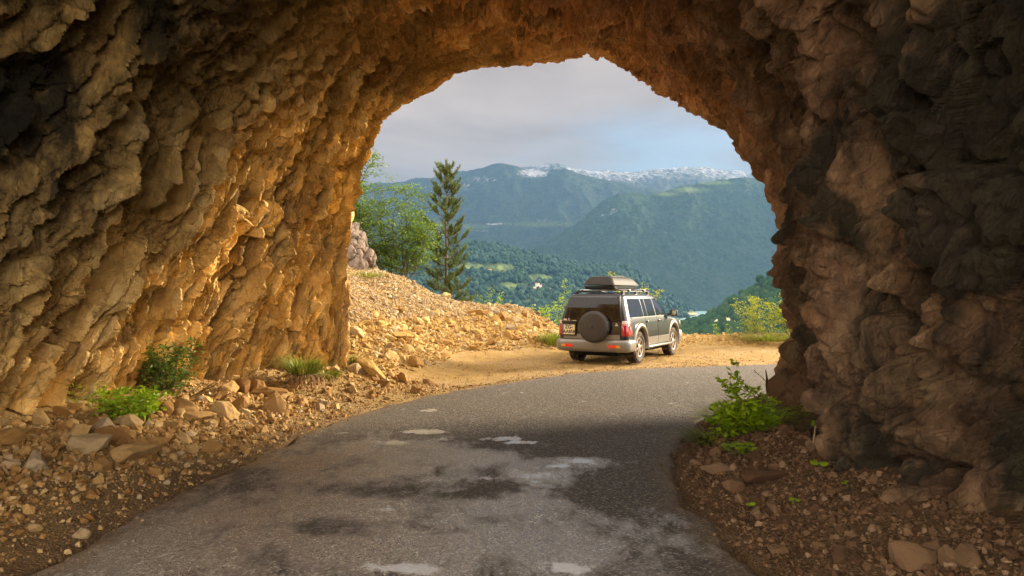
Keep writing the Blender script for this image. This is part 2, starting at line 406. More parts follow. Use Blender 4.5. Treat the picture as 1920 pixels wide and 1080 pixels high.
cd = bpy.data.cameras.new('camera'); cam = bpy.data.objects.new('camera', cd); COL.objects.link(cam)
cam.location = (0, 0, CAMZ); cam.rotation_euler = (math.pi / 2, 0, 0)
cd.sensor_width = 36; cd.lens = F / 1920 * 36; cd.shift_y = (HY - 540) / 1920; cd.clip_start = 0.05; cd.clip_end = 60000
scene.camera = cam
scene.view_settings.view_transform = 'Standard'; scene.view_settings.look = 'None'; scene.view_settings.exposure = 2.25; scene.view_settings.gamma = 1
scene.render.engine = 'CYCLES'
cy = scene.cycles
cy.use_denoising = True; cy.max_bounces = 8; cy.diffuse_bounces = 5; cy.glossy_bounces = 3; cy.transmission_bounces = 4; cy.volume_bounces = 1; cy.transparent_max_bounces = 8
cy.use_adaptive_sampling = True; cy.adaptive_threshold = 0.025

# ------------------------------------------------------------------ GROUND
def build_ground():
    az = np.concatenate([np.linspace(-180, -44, 30)[:-1], np.linspace(-44, 44, 620), np.linspace(44, 180, 30)[1:]])
    r = np.concatenate([[0.02], np.exp(np.linspace(math.log(0.8), math.log(3.4), 14))[:-1], np.exp(np.linspace(math.log(3.4), math.log(27), 420)), np.linspace(28, 75, 24)])
    A, R = np.meshgrid(np.radians(az), r, indexing='ij')
    x, y = R * np.sin(A), R * np.cos(A)
    z = ground_h(x, y)
    t = NT('stony_soil'); p = t.coords()
    big = t.noise(p, 0.5, 4, 0.6, 0.3); med = t.noise(p, 3.5, 7, 0.7); sm = t.noise(p, 30, 6, 0.75)
    c = t.ramp(med, [(0.25, (0.17, 0.098, 0.028)), (0.5, (0.30, 0.19, 0.055)), (0.75, (0.41, 0.285, 0.105))])
    c = t.mix(t.ramp(big, [(0.4, 0.0), (0.65, 0.75)]), c, (0.36, 0.255, 0.12))
    c = t.mix(t.ramp(sm, [(0.35, 0.6), (0.55, 0.0)]), c, (0.20, 0.11, 0.045))
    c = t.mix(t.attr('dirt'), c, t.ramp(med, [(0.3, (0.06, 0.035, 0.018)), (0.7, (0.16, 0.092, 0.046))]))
    c = t.mix(t.math('MULTIPLY', t.attr('rut'), 0.5), c, (0.19, 0.115, 0.042))
    c = t.mix(t.math('MULTIPLY', t.attr('scree'), 0.7), c, t.ramp(med, [(0.3, (0.18, 0.12, 0.058)), (0.7, (0.33, 0.24, 0.13))]))
    h = t.math('ADD', t.noise(p, 45, 7, 0.7), t.math('MULTIPLY', t.voronoi(p, 38).outputs['Distance'], 0.8))
    m = t.set(c, 0.92, t.bump(h, 0.9, 0.03), 0.2)
    rd = road_dist(x.ravel(), y.ravel())
    xx, yy = x.ravel(), y.ravel()
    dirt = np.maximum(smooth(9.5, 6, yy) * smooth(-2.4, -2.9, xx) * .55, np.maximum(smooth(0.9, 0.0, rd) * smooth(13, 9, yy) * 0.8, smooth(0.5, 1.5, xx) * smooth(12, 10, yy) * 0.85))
    scree = smooth(.95, 1.35, z.ravel() + .2 * fbm(np.stack([xx, yy, 0 * xx], 1) * .8, 3, 771)) * smooth(14, 16, yy)
    th_ = math.radians(29.5); ax = np.array([math.sin(th_), math.cos(th_)]); px_ = np.array([ax[1], -ax[0]]); rc_ = np.array([3.10, 18.62]) - px_ * .78
    lo_ = (xx - rc_[0]) * ax[0] + (yy - rc_[1]) * ax[1]; la_ = (xx - rc_[0]) * px_[0] + (yy - rc_[1]) * px_[1] + .035 * np.minimum(lo_, 0) ** 2 + .08 * fbm(np.stack([xx, yy, 0 * xx], 1), 2, 790)
    rut = np.maximum(smooth(.20, .10, np.abs(la_ - .78)), smooth(.20, .10, np.abs(la_ + .78))) * smooth(3.2, 2.4, lo_) * smooth(-5, -2, lo_) * (rd > .05)
    r2 = np.hypot(xx - 1.5, (yy - 14.5)) ; rut2 = np.maximum(smooth(.22, .1, np.abs(r2 - 5.1)), smooth(.22, .1, np.abs(r2 - 6.6))) * (rd > .1) * smooth(15.5, 16.5, yy) * .7
    rut = np.maximum(rut, rut2) * (.55 + .45 * smooth(-.2, .3, fbm(np.stack([xx, yy, 0 * xx], 1) * 2, 3, 791)))
    z = z - (.022 * rut).reshape(z.shape)
    o = new_mesh('ground', np.stack([x, y, z], -1), None, grid_quads(len(az), len(r)), m, True, {'dirt': np.clip(dirt, 0, 1), 'scree': scree, 'rut': rut})
    tag(o, kind='structure')

def build_road():
    n, k = 620, 130
    L, R = resample(ROAD_L, 1500), resample(ROAD_R, 1500)
    # denser where the camera looks
    s = np.linspace(0, 1, n)
    def warp(poly):
        yv = np.linspace(0, 1, len(poly)); start = np.searchsorted(poly[:900, 1], 3.2) / len(poly)
        ss = np.where(s < 0.05, s / 0.05 * start, start + (s - 0.05) / 0.95 * (1 - start) * (0.55 * (s - 0.05) / 0.95 + 0.45))
        return np.stack([np.interp(ss, yv, poly[:, i]) for i in range(2)], 1)
    L, R = warp(L), warp(R)
    u = np.linspace(0, 1, k)
    jl = 0.16 * fbm(np.stack([L[:, 0] * 1.6, L[:, 1] * 1.6, 0 * L[:, 0]], 1), 4, 40); jr = 0.16 * fbm(np.stack([R[:, 0] * 1.6, R[:, 1] * 1.6, 0 * R[:, 0] + 5], 1), 4, 41)
    W = R - L; Wn = W / np.linalg.norm(W, axis=1)[:, None]
    L = L + Wn * jl[:, None]; R = R + Wn * jr[:, None]
    pts = L[:, None] * (1 - u)[None, :, None] + R[:, None] * u[None, :, None]
    x, y = pts[..., 0], pts[..., 1]
    p = np.stack([x.ravel(), y.ravel(), 0 * x.ravel()], 1)
    edge = np.minimum(u, 1 - u)[None, :] * np.linalg.norm(R - L, axis=1)[:, None]
    z = 0.022 - 0.05 * smooth(0.05, 0.0, edge) + 0.012 * fbm(p * 0.7, 2, 50).reshape(x.shape) * smooth(0, 0.6, edge) - 0.01 * smooth(.8, .1, edge)
    # standing water and damp patches, pale colour standing for reflected sky; metres on the road
    def at(px, py): q = P(px, py, F * CAMZ / (py - HY)); return q[0], q[1]
    wob = fbm(p * np.array([1.6, 0.8, 1]), 4, 60); wob2 = fbm(p * np.array([5.0, 2.2, 1]), 3, 61)
    def ell(px, py, wx, wy, soft=0.5):
        soft = max(soft, .5) + .3
        cx, cy = at(px, py)
        d = np.sqrt(((p[:, 0] - cx) / wx) ** 2 + ((p[:, 1] - cy) / wy) ** 2) + wob * 0.55 + wob2 * 0.3
        return smooth(1 + soft, 1 - soft, d)
    damp_sheen = np.maximum.reduce([ell(700, 870, 1.3, 1.3), ell(640, 960, 1.5, .8), ell(800, 1010, 1.6, .9), ell(1000, 890, .42, .55, .3), ell(1060, 870, .5, .25, .3), ell(900, 960, .9, .5),
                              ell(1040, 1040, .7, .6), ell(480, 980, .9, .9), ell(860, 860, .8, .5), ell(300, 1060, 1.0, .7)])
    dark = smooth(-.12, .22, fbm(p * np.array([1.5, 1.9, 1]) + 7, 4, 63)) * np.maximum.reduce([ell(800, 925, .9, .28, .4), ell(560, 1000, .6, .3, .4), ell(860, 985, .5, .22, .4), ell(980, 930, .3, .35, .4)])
    damp_sheen = damp_sheen * (1 - 0.5 * dark)
    puddle_sheen = np.maximum.reduce([ell(935, 826, .24, .16, .2), ell(975, 833, .22, .1, .2), ell(800, 813, .3, .13, .25), ell(737, 833, .18, .16, .3), ell(806, 772, .13, .14, .2), ell(828, 826, .08, .1, .2), ell(1085, 869, .17, .13, .2),
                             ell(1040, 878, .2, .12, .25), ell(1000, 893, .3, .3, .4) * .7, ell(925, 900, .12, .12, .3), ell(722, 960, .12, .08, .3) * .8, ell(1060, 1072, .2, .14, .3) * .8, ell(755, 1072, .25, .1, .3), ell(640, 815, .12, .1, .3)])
    wet_sheen = np.clip(damp_sheen * 0.75 - dark * .10, 0, 1)
    t = NT('old_asphalt'); q = t.coords(); dk = t.attr('dark')
    qq = t.mapping(q, (1, 0.55, 1)); n1 = t.noise(qq, 2.2, 8, 0.72, 0.3); n2 = t.noise(qq, 9, 6, 0.75)
    nn = t.math('ADD', t.math('MULTIPLY', t.math('SUBTRACT', n1, 0.5), 1.5), t.math('MULTIPLY', t.math('SUBTRACT', n2, 0.5), 1.1))
    wa = t.ramp(t.math('ADD', t.attr('wet_sheen'), t.math('MULTIPLY', nn, 1.0)), [(0.2, 0.0), (0.65, 1.0)])
    pu = t.ramp(t.math('ADD', t.attr('puddle_sheen'), t.math('MULTIPLY', nn, 1.7)), [(0.5, 0.0), (0.85, 1.0)])
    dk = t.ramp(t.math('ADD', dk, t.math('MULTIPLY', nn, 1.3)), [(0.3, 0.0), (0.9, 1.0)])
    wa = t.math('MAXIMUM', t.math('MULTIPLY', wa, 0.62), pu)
    big = t.noise(q, 0.6, 5, 0.6, 0.4)
    agg = t.voronoi(q, 68)
    rc = t.add('ShaderNodeSeparateColor'); t.l(agg.outputs['Color'], rc.inputs[0])
    stone = t.ramp(rc.outputs[0], [(0.0, (0.020, 0.017, 0.014)), (0.5, (0.064, 0.054, 0.043)), (0.85, (0.13, 0.112, 0.09)), (1.0, (0.34, 0.30, 0.245))])
    c = t.mix(t.ramp(big, [(0.35, 0.0), (0.65, 0.5)]), stone, t.mix(0.5, stone, (0.13, 0.095, 0.065)))
    c = t.mix(t.math('MULTIPLY', wa, 1.15, True), c, t.mix(0.55, t.mix(1.0, stone, (3.0, 3.0, 3.1), 'MULTIPLY'), (0.34, 0.315, 0.285)))  # reflected sky painted into the moist patches as paler asphalt
    c = t.mix(t.math('MULTIPLY', pu, 0.7), c, (0.55, 0.53, 0.50))  # brighter still in puddles: painted sky reflection
    c = t.mix(t.math('MULTIPLY', dk, 0.16), c, (0.02, 0.016, 0.012))
    c = t.mix(t.math('MULTIPLY', t.attr('edge'), 0.65), c, t.ramp(t.noise(q, 20, 6, 0.7), [(0.35, (0.05, 0.035, 0.022)), (0.65, (0.26, 0.165, 0.08))]))
    spk = t.noise(q, 60, 3, 0.6)
    rough = t.ramp(t.math('ADD', wa, t.math('MULTIPLY', t.math('SUBTRACT', spk, 0.5), 0.35)), [(0.0, 0.7), (0.3, 0.45), (0.6, 0.28), (0.95, 0.08)])
    h = t.math('ADD', agg.outputs['Distance'], t.math('MULTIPLY', t.noise(q, 40, 5, 0.7), 0.8))
    bn = t.add('ShaderNodeBump'); bn.inputs['Distance'].default_value = 0.009
    t.l(h, bn.inputs['Height'])
    t.l(t.math('SUBTRACT', 0.85, t.math('MULTIPLY', wa, 0.75), True), bn.inputs['Strength'])
    m = t.set(c, rough, bn.outputs[0], t.math('ADD', 0.4, t.math('MULTIPLY', wa, 0.5)))
    ed = smooth(.35, .0, edge + 0.14 * fbm(p * 3, 3, 70).reshape(x.shape))
    o = new_mesh('road', np.stack([x, y, z], -1), None, grid_quads(n, k), m, True, {'wet_sheen': wet_sheen, 'puddle_sheen': np.clip(puddle_sheen, 0, 1), 'dark': dark, 'edge': ed})
    tag(o, kind='structure')

# ------------------------------------------------------------------ TUNNEL
MOUTH = [(652, 720, 13.6), (655, 640, 13.9), (650, 560, 14.0), (652, 490, 14.0), (664, 410, 14.0), (672, 340, 14.0), (694, 280, 13.9), (722, 222, 13.8), (742, 202, 13.7), (780, 186, 13.6), (812, 166, 13.5), (850, 142, 13.4), (905, 128, 13.4), (950, 130, 13.3), (1000, 121, 13.3),
         (1050, 115, 13.2), (1085, 108, 13.2), (1112, 102, 13.1), (1140, 112, 13.1), (1180, 136, 13.0), (1225, 168, 13.0), (1265, 192, 12.9), (1305, 214, 12.9), (1352, 250, 12.8), (1388, 292, 12.8), (1410, 335, 12.7), (1452, 378, 12.6), (1474, 436, 12.4), (1496, 486, 12.2),
         (1496, 540, 11.8), (1488, 600, 11.3), (1476, 660, 10.8), (1450, 720, 10.4), (1440, 790, 9.9), (1440, 850, 9.7)]
def build_tunnel():
    nt, ns = 1080, 880
    T = np.linspace(0, 1, nt)
    mouth = resample(np.array([P(*m) for m in MOUTH]), nt)
    def arch(yl, yr, xl, xr, ztop, e=0.62, skew=0.0, lean=0.0):
        ph = np.linspace(0, math.pi, 600)
        cx, a = (xl + xr) / 2, (xr - xl) / 2
        c, s = np.cos(ph), np.sin(ph)
        x = cx - a * np.sign(c) * np.abs(c) ** e + skew * s
        z = -0.4 + (ztop + 0.4) * s ** 0.72
        x = x + lean * smooth(0.5, 4.5, z) * (c > 0)
        y = yl + (yr - yl) * (x - xl) / (xr - xl)
        return resample(np.stack([x, y, z], 1), nt)
    rings = [arch(-.9, -.9, -8.4, 5.2, 8.0), arch(-.5, -.5, -7.2, 3.9, 7.0), arch(.3, .3, -6.3, 3.0, 6.3), arch(2, 1.6, -6.0, 2.95, 6.1), arch(5.2, 3.8, -5.9, 3.1, 6.0, lean=.3), arch(7.8, 5.8, -5.5, 3.15, 5.9, lean=.5), arch(10.3, 7.5, -4.75, 3.35, 6.0, lean=.5), arch(12.4, 9.0, -3.85, 3.65, 6.2, lean=.35), mouth]  # passage ends just behind the eye, opened there to let fill light in
    ctr = np.array([0.4, 13.3, 2.2])
    out = mouth - ctr; out[:, 1] = 0; out[:, 2] = np.maximum(out[:, 2], 0); out /= np.linalg.norm(out, axis=1)[:, None]
    fwd = np.array([0.0, 1, 0])
    for o_, f_ in ((0.3, 0.35), (0.9, 0.5), (2.0, 0.2), (4.0, -0.8), (7, -3)):
        rings.append(mouth + out * o_ + fwd * f_)
    rings = np.array(rings)
    ks = np.array([0, .04, .09, .15, .27, .43, .60, .76, .905, .93, .955, .975, .99, 1.0])
    s = np.interp(np.linspace(0, 1, ns), [0, .09, .92, 1], [0, .29, .935, 1])
    # Catmull-Rom style interpolation along s
    B = np.zeros((ns, nt, 3))
    tang = np.zeros_like(rings)
    tang[1:-1] = (rings[2:] - rings[:-2]) / (ks[2:] - ks[:-2])[:, None, None]
    tang[0] = (rings[1] - rings[0]) / (ks[1] - ks[0]); tang[-1] = (rings[-1] - rings[-2]) / (ks[-1] - ks[-2])
    for i, sv_ in enumerate(s):
        j = min(max(np.searchsorted(ks, sv_, 'right') - 1, 0), len(ks) - 2)
        h = ks[j + 1] - ks[j]; t = (sv_ - ks[j]) / h
        B[i] = ((2*t**3 - 3*t**2 + 1) * rings[j] + (t**3 - 2*t**2 + t) * h * tang[j] + (-2*t**3 + 3*t**2) * rings[j+1] + (t**3 - t**2) * h * tang[j+1])
    du = np.gradient(B, axis=0); dv = np.gradient(B, axis=1)
    N = np.cross(dv, du); N /= np.linalg.norm(N, axis=2)[..., None] + 1e-9      # into the passage or not: fixed below
    mid = np.array([-1.0, 0, 2.5])
    if np.mean(np.sum(N[: int(ns * .8)] * (mid - B[: int(ns * .8)]) * np.array([1, 0, 1]), axis=2)) < 0: N = -N
    p = B.reshape(-1, 3)
    Tt = np.broadcast_to(T[None, :], (ns, nt)).ravel(); Ss = np.broadcast_to(s[:, None], (ns, nt)).ravel()
    wl = smooth(0.50, 0.30, Tt); wr = smooth(0.55, 0.75, Tt); wc = np.clip(1 - wl - wr, 0, 1)
    def frame(d, nrm):
        d = np.array(d, float); d /= np.linalg.norm(d); nrm = np.array(nrm, float); b = np.cross(nrm, d); b /= np.linalg.norm(b); c = np.cross(d, b)
        return np.stack([d, b, c], 0)
    warp = np.stack([fbm(p * 0.6, 3, 200), fbm(p * 0.6, 3, 210), fbm(p * 0.6, 3, 220)], 1) * 0.35
    pw = p + warp
    U = np.concatenate([np.zeros((1, nt)), np.cumsum(np.linalg.norm(np.diff(B, axis=0), axis=2), 0)]).mean(1)[:, None] + 0 * B[..., 0]
    Vv = np.concatenate([np.zeros((ns, 1)), np.cumsum(np.linalg.norm(np.diff(B, axis=1), axis=2), 1)], 1)
    iy = int(ns * .75); Vm = Vv[iy][None, :] + 0 * Vv
    U = U.ravel(); VL = Vm.ravel(); VR = (Vm[:, -1:] - Vm).ravel()
    pl_ = np.stack([VL, U - (.44 * VL - .022 * VL * VL), 0 * U], 1) + warp * .34; pr_ = np.stack([-U, VR, 0 * U + 40], 1) + warp * .6
    FL = np.eye(3)
    ca_, sa_ = math.cos(math.radians(56)), math.sin(math.radians(56)); FR = np.array([[ca_, sa_, 0], [-sa_, ca_, 0], [0, 0, 1]])
    disp = np.zeros(len(p)); tint = np.zeros(len(p))
    for wgt, fr, str_, seed in ((wl, FL, (3.6, 1.0, 1.0), 300), (wc, frame((1, .3, 0), (0, 0, 1)), (1.25, 1.0, 1.0), 400), (wr, FR, (2.2, 1.0, 1.0), 500)):
        idx = np.where(wgt > 0.004)[0]
        q = ((pl_ if seed == 300 else pr_ if seed == 500 else pw)[idx] @ fr.T) / np.array(str_)
        if seed == 300: fa, fb, fc, A_, B_, C_, RD, ST = 1.1, 5.6, 11.0, .24, .28, .24, .40, .15
        elif seed == 400: fa, fb, fc, A_, B_, C_, RD, ST = 1.4, 3.4, 8.5, .36, .34, .20, .05, .20
        else: fa, fb, fc, A_, B_, C_, RD, ST = .85, 2.4, 7.0, .56, .46, .34, .12, .20
        a = blocks(q * fa, seed); sx = .55 if seed == 300 else .8; b = blocks(q * np.array([sx, 1, 1]) * fb + 3.3, seed + 20); c = blocks(q * np.array([sx * 1.2, 1, 1]) * fc + 1.1, seed + 40)
        fz = facets(q * fb * .8 + 7.7, seed + 45, 1.0); fy = facets(q * np.array([1.3, 1, 1]) * fb * 2.0 + 1.7, seed + 46, 1.0)
        n1 = perlin(q * np.array([.6, 2.6, 2.6]), seed + 60); n2 = perlin(q * np.array([1.3, 7.5, 7.5]), seed + 61); n5 = perlin(q * np.array([2.2, 15, 15]), seed + 64); n3 = perlin(q * np.array([.25, 1.1, 1.1]), seed + 62)
        rid = 0.9 * (1 - 2.6 * np.abs(n1)) * (.6 + .8 * n3) + 0.55 * (1 - 2.6 * np.abs(n2)) + .26 * (1 - 2.6 * np.abs(n5)) - .5 * np.abs(n3)
        big = fbm(q * np.array([0.35, 0.6, 0.6]), 3, seed + 80)
        d = A_ * a + B_ * b * 1.0 * (.6 + .9 * np.abs(big)) + C_ * c * .75 + RD * rid + ST * fz[0] + .5 * ST * fy[0] - .06 * smooth(.09, 0, fz[1]) - .03 * smooth(.1, 0, fy[1]) + 0.30 * big
        k1 = perlin(q * np.array([.35, 1.9, 1.9]) + 31, seed + 70); k2 = perlin(q * np.array([.8, 4.6, 4.6]) + 57, seed + 71); k3 = perlin(q * np.array([1.3, .8, 1.3]) + 11, seed + 72); k4 = perlin(q * np.array([1.6, 9, 9]) + 5, seed + 73)
        cr = {300: (.24, .15, .05, .06), 400: (.14, .10, .12, .04), 500: (.26, .13, .14, .04)}[seed]
        d = d - cr[0] * smooth(.10, 0, np.abs(k1)) - cr[1] * smooth(.12, 0, np.abs(k2)) - cr[2] * smooth(.06, 0, np.abs(k3)) - cr[3] * smooth(.15, 0, np.abs(k4))
        rb = fz[2]; rc = fy[2]
        disp[idx] += wgt[idx] * d
        tint[idx] += wgt[idx] * (rb * .6 + rc * .4)
    disp += 0.025 * fbm(p * 11, 3, 700) 
    # calmer at the outer lip so that the opening keeps its outline
    amp = 1.0 - 0.62 * np.exp(-((Ss - 0.905) / 0.055) ** 2)
    amp = np.where(Ss > 0.93, 0.5 + 0.5 * smooth(.93, .97, Ss), amp)
    disp = disp - sum(w_ * (np.sum(disp * w_) / np.sum(w_)) for w_ in (wl, wc, wr)) - .02
    disp = disp * amp
    band = (s > .84) & (s < .925); mt_ = disp.reshape(ns, nt)[band].mean(0); kk = np.exp(-np.linspace(-2.2, 2.2, 81) ** 2); kk /= kk.sum()
    mt_ = np.convolve(np.pad(mt_, 40, 'edge'), kk, 'valid')
    disp = disp - (np.broadcast_to(mt_, (ns, nt)).ravel() + .06) * np.exp(-((Ss - 0.895) / 0.09) ** 2)
    bumps = [(P(1530, 500, 10.6), (0.8, 1.0, 0.30), 0.22), (P(1720, 850, 6.4), (.6, .8, .7), .22), (P(1650, 640, 7.6), (.5, .6, .25), .25), (P(250, 330, 9), (1.2, 1.2, .5), .35), (P(120, 560, 8.5), (1., .7, 1.2), .25)]
    for c0, r0, h0 in bumps:
        disp += h0 * np.exp(-(((p - c0) / np.array(r0)) ** 2).sum(1))
    V = p + N.reshape(-1, 3) * disp[:, None]
    tint = tint + 0.6 * wc * smooth(8.5, 10.5, p[:, 1]) + .30 * smooth(.6, .75, Tt) * smooth(8.6, 10.8, p[:, 1])  # daylight near the mouth painted in: ceiling and right wall made paler
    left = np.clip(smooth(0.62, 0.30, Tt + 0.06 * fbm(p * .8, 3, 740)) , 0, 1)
    # seepage-blackened rock high on the left deep inside; right wall's shade painted in
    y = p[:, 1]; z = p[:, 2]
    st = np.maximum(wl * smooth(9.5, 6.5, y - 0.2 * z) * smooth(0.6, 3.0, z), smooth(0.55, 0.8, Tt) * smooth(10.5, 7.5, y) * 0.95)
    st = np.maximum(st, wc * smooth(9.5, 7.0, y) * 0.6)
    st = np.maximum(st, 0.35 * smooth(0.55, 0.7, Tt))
    o = new_mesh('rock_tunnel', V, None, grid_quads(ns, nt), mat_tunnel(), False, {'left': left, 'stain_shade': st, 'tint': tint, 'al': np.where(Tt < .52, pl_[:, 0], (pr_ @ FR.T)[:, 0]), 'ac': np.where(Tt < .52, pl_[:, 1], (pr_ @ FR.T)[:, 1])})
    tag(o, kind='structure')
    return V.reshape(ns, nt, 3)

build_ground(); build_road(); TUN = build_tunnel()

# ------------------------------------------------------------------ FAR LANDSCAPE
RNG = np.random.default_rng(11)
PXG = np.concatenate([np.linspace(-900, 560, 60)[:-1], np.linspace(560, 1540, 520), np.linspace(1540, 2900, 60)[1:]])
def prof(pts, px):
    xs, ys = zip(*pts); return np.interp(px, xs, ys)
def ridge(name, mat, crest_r, base_r, pts, z_base, nt=170, amp=0.05, seed=0, jag=2.0, gully=1.0, back=0.35, field=None):
    """a mountain front: crest line at its own distance, slopes with spurs and gullies"""
    T = np.concatenate([np.linspace(0, 1, nt), np.linspace(1, 1.35, 24)[1:]])
    PX, TT = np.meshgrid(PXG, T, indexing='ij')
    r1 = crest_r * (1 + 0.04 * np.sin(PX / 130.0 + seed)); R = base_r + (r1 - base_r) * TT
    zc = CAMZ + (HY - prof(pts, PX)) / F * r1
    if name == 'foothill': z_base = z_base - 70 * smooth(1150, 1270, PX)
    H = np.maximum(zc - z_base, 5)
    up = np.where(TT <= 1, TT ** 0.92, 1 - back * ((TT - 1) / 0.35) ** 1.3)
    x = (PX - CX) / F * R; y = R
    q = np.stack([x, y, 0 * x], -1).reshape(-1, 3) / crest_r
    g = fbm(q * np.array([9, 3.5, 1]) * gully, 5, seed + 800, 0.52, True).reshape(x.shape)
    n = fbm(q * 26 * gully, 5, seed + 820, 0.6).reshape(x.shape)
    j = fbm(q * 140, 3, seed + 840).reshape(x.shape)
    env = np.clip(TT, 0, 1) * np.clip(1.12 - TT, 0.12, 1)
    z = z_base + H * up + crest_r * amp * env * (0.9 * g + 0.5 * n - 0.15) * ((1 - .9 * smooth(1120, 1250, PX)) if name == 'foothill' else 1) + jag * j * crest_r / 1390
    z = np.where(TT < 0.02, z_base - 6, z)
    attrs = {}; ridge.last = attrs
    if field is not None:
        PYp = HY - (z - CAMZ) / R * F
        for k, fn in field.items(): attrs[k] = fn(PX, PYp, TT, q.reshape(x.shape + (3,)), n, g)
    o = new_mesh(name, np.stack([x, y, z], -1), None, grid_quads(len(PXG), len(T)), mat, True, attrs)
    tag(o, kind='structure')
    return np.stack([x, y, z], -1)

def mat_hill(name, scale, green, light, rockc, bumpd):
    t = NT(name); p = t.coords()
    n1 = t.noise(p, 1 / scale, 8, 0.78); n2 = t.noise(p, 0.16 / scale, 5, 0.6)
    c = t.ramp(n1, [(0.3, tuple(v * 0.3 for v in green)), (0.5, green), (0.7, tuple(v * 2.1 for v in green))])
    c = t.mix(t.ramp(n2, [(0.45, 0.0), (0.7, 0.5)]), c, light)
    c = t.mix(t.attr('field'), c, t.ramp(n1, [(0.3, (0.10, 0.15, 0.04)), (0.7, (0.20, 0.25, 0.08))]))
    rk = t.ramp(t.math('ADD', t.attr('rock'), t.math('MULTIPLY', t.math('SUBTRACT', t.noise(p, 0.45 / scale, 10, 0.85), 0.5), 2.2)), [(0.5, 0.0), (0.72, 0.85)])
    c = t.mix(rk, c, rockc)
    return t.set(c, 0.95, t.bump(n1, 1.0, bumpd), 0.1)

def blob(cx, cy, rx, ry):
    return lambda PX, PY: smooth(1.55, 0.05, np.hypot((PX - cx) / rx, (PY - cy) / ry))
def anyof(bl, k=1.0):
    return lambda PX, PY, TT, q, n, g: k * np.maximum.reduce([b(PX, PY) for b in bl])
zero = lambda PX, PY, TT, q, n, g: 0 * PX

SNOW = [(-900, 420), (600, 372), (860, 338), (900, 328), (940, 320), (975, 316), (1000, 311), (1025, 305), (1040, 308), (1065, 317), (1100, 321), (1160, 326), (1200, 323), (1240, 319), (1290, 315), (1340, 316), (1370, 319), (1400, 326), (1500, 322), (1800, 350), (2900, 420)]
FRONT = [(-900, 400), (400, 392), (680, 352), (740, 341), (800, 338), (860, 325), (905, 315), (940, 309), (965, 314), (985, 321), (1010, 320), (1035, 316), (1060, 317), (1085, 326), (1120, 337), (1180, 350), (1260, 362), (1400, 380), (1600, 420), (2900, 470)]
MID = [(-900, 560), (700, 548), (900, 515), (965, 492), (1000, 472), (1035, 447), (1075, 425), (1105, 402), (1130, 384), (1160, 367), (1185, 363), (1215, 366), (1262, 356), (1310, 344), (1360, 339), (1400, 337), (1450, 339), (1500, 330), (1800, 320), (2900, 380)]
FOOT = [(-900, 440), (500, 455), (760, 462), (860, 457), (905, 456), (950, 462), (985, 474), (1030, 487), (1075, 495), (1130, 497), (1180, 500), (1215, 530), (1245, 550), (1270, 566), (1295, 580), (1312, 592), (1330, 612), (1365, 640), (1600, 660), (2900, 680)]
NEAR = [(-900, 900), (1150, 720), (1240, 640), (1275, 617), (1300, 609), (1340, 598), (1365, 584), (1400, 560), (1440, 534), (1475, 507), (1560, 450), (1800, 330), (2900, 200)]

snowband = lambda PX, PY, TT, q, n, g: np.clip(smooth(0.60, 1.0, TT) * 1.0 * smooth(820, 930, PX) * (0.75 + 0.5 * smooth(1050, 1080, PX)) + 0.2 * n, 0, 1.3) * (0.5 + .22 * blob(1022, 312, 45, 12)(PX, PY))
frontrock = lambda PX, PY, TT, q, n, g: np.clip(np.maximum.reduce([0.50 * blob(905, 337, 60, 16)(PX, PY), .78 * blob(1000, 324, 42, 13)(PX, PY), .5 * blob(860, 350, 50, 12)(PX, PY), .6 * blob(1018, 412, 30, 5)(PX, PY), .6 * blob(930, 420, 40, 4)(PX, PY), .55 * blob(905, 433, 40, 3)(PX, PY)]), 0, 1)
ridge('mountain', mat_hill('bare_mountain', 22, (0.055, 0.07, 0.05), (0.13, 0.12, 0.10), (0.44, 0.44, 0.47), 20), 7600, 5300, SNOW, -60, 110, 0.035, 3, 2.6, 1.5, field={'rock': snowband, 'field': zero})
ridge('mountain', mat_hill('wooded_mountain', 16, (0.030, 0.048, 0.030), (0.062, 0.075, 0.045), (0.50, 0.49, 0.49), 22), 6200, 4400, FRONT, -70, 190, 0.045, 21, 1.6, 1.2, field={'rock': frontrock, 'field': anyof([blob(870, 425, 50, 6), blob(1010, 420, 60, 6)], .45)})
G_MID = ridge('forested_hill', mat_hill('deciduous_hill', 20, (0.026, 0.050, 0.026), (0.048, 0.072, 0.034), (0.42, 0.38, 0.33), 14), 4300, 3300, MID, -95, 190, 0.05, 41, 1.2, 1.6,
      field={'rock': lambda *a: np.maximum(anyof([blob(1135, 402, 26, 12), blob(1150, 395, 14, 10)], 0.50)(*a), anyof([blob(1062, 545, 22, 5)], .5)(*a)), 'field': anyof([blob(1290, 356, 34, 5), blob(1250, 364, 24, 4), blob(1340, 343, 30, 4)], .8)})
G_FOOT = ridge('foothill', mat_hill('farmed_foothill', 9, (0.022, 0.052, 0.032), (0.042, 0.078, 0.04), (0.50, 0.40, 0.26), 8), 2700, 1500, FOOT, -92, 190, 0.035, 61, 1.2, 2.0,
      field={'rock': lambda *a: anyof([blob(1243, 606, 36, 8), blob(1265, 600, 22, 5), blob(1010, 539, 14, 4), blob(1300, 588, 22, 3)], 1.0)(*a), 'field': anyof([blob(935, 503, 30, 10), blob(1010, 520, 26, 6), blob(960, 535, 30, 6), blob(1000, 565, 18, 5), blob(880, 500, 40, 8), blob(1040, 585, 30, 6), blob(1305, 586, 22, 4)], 0.85)})
FLD = np.maximum(ridge.last['field'], ridge.last['rock'])
G_NEAR = ridge('hillside', mat_hill('near_wooded_slope', 4, (0.028, 0.068, 0.022), (0.05, 0.095, 0.03), (0.3, 0.28, 0.2), 3), 1150, 560, NEAR, -110, 120, 0.02, 81, 1.0, 3.0, field={'rock': zero, 'field': zero})

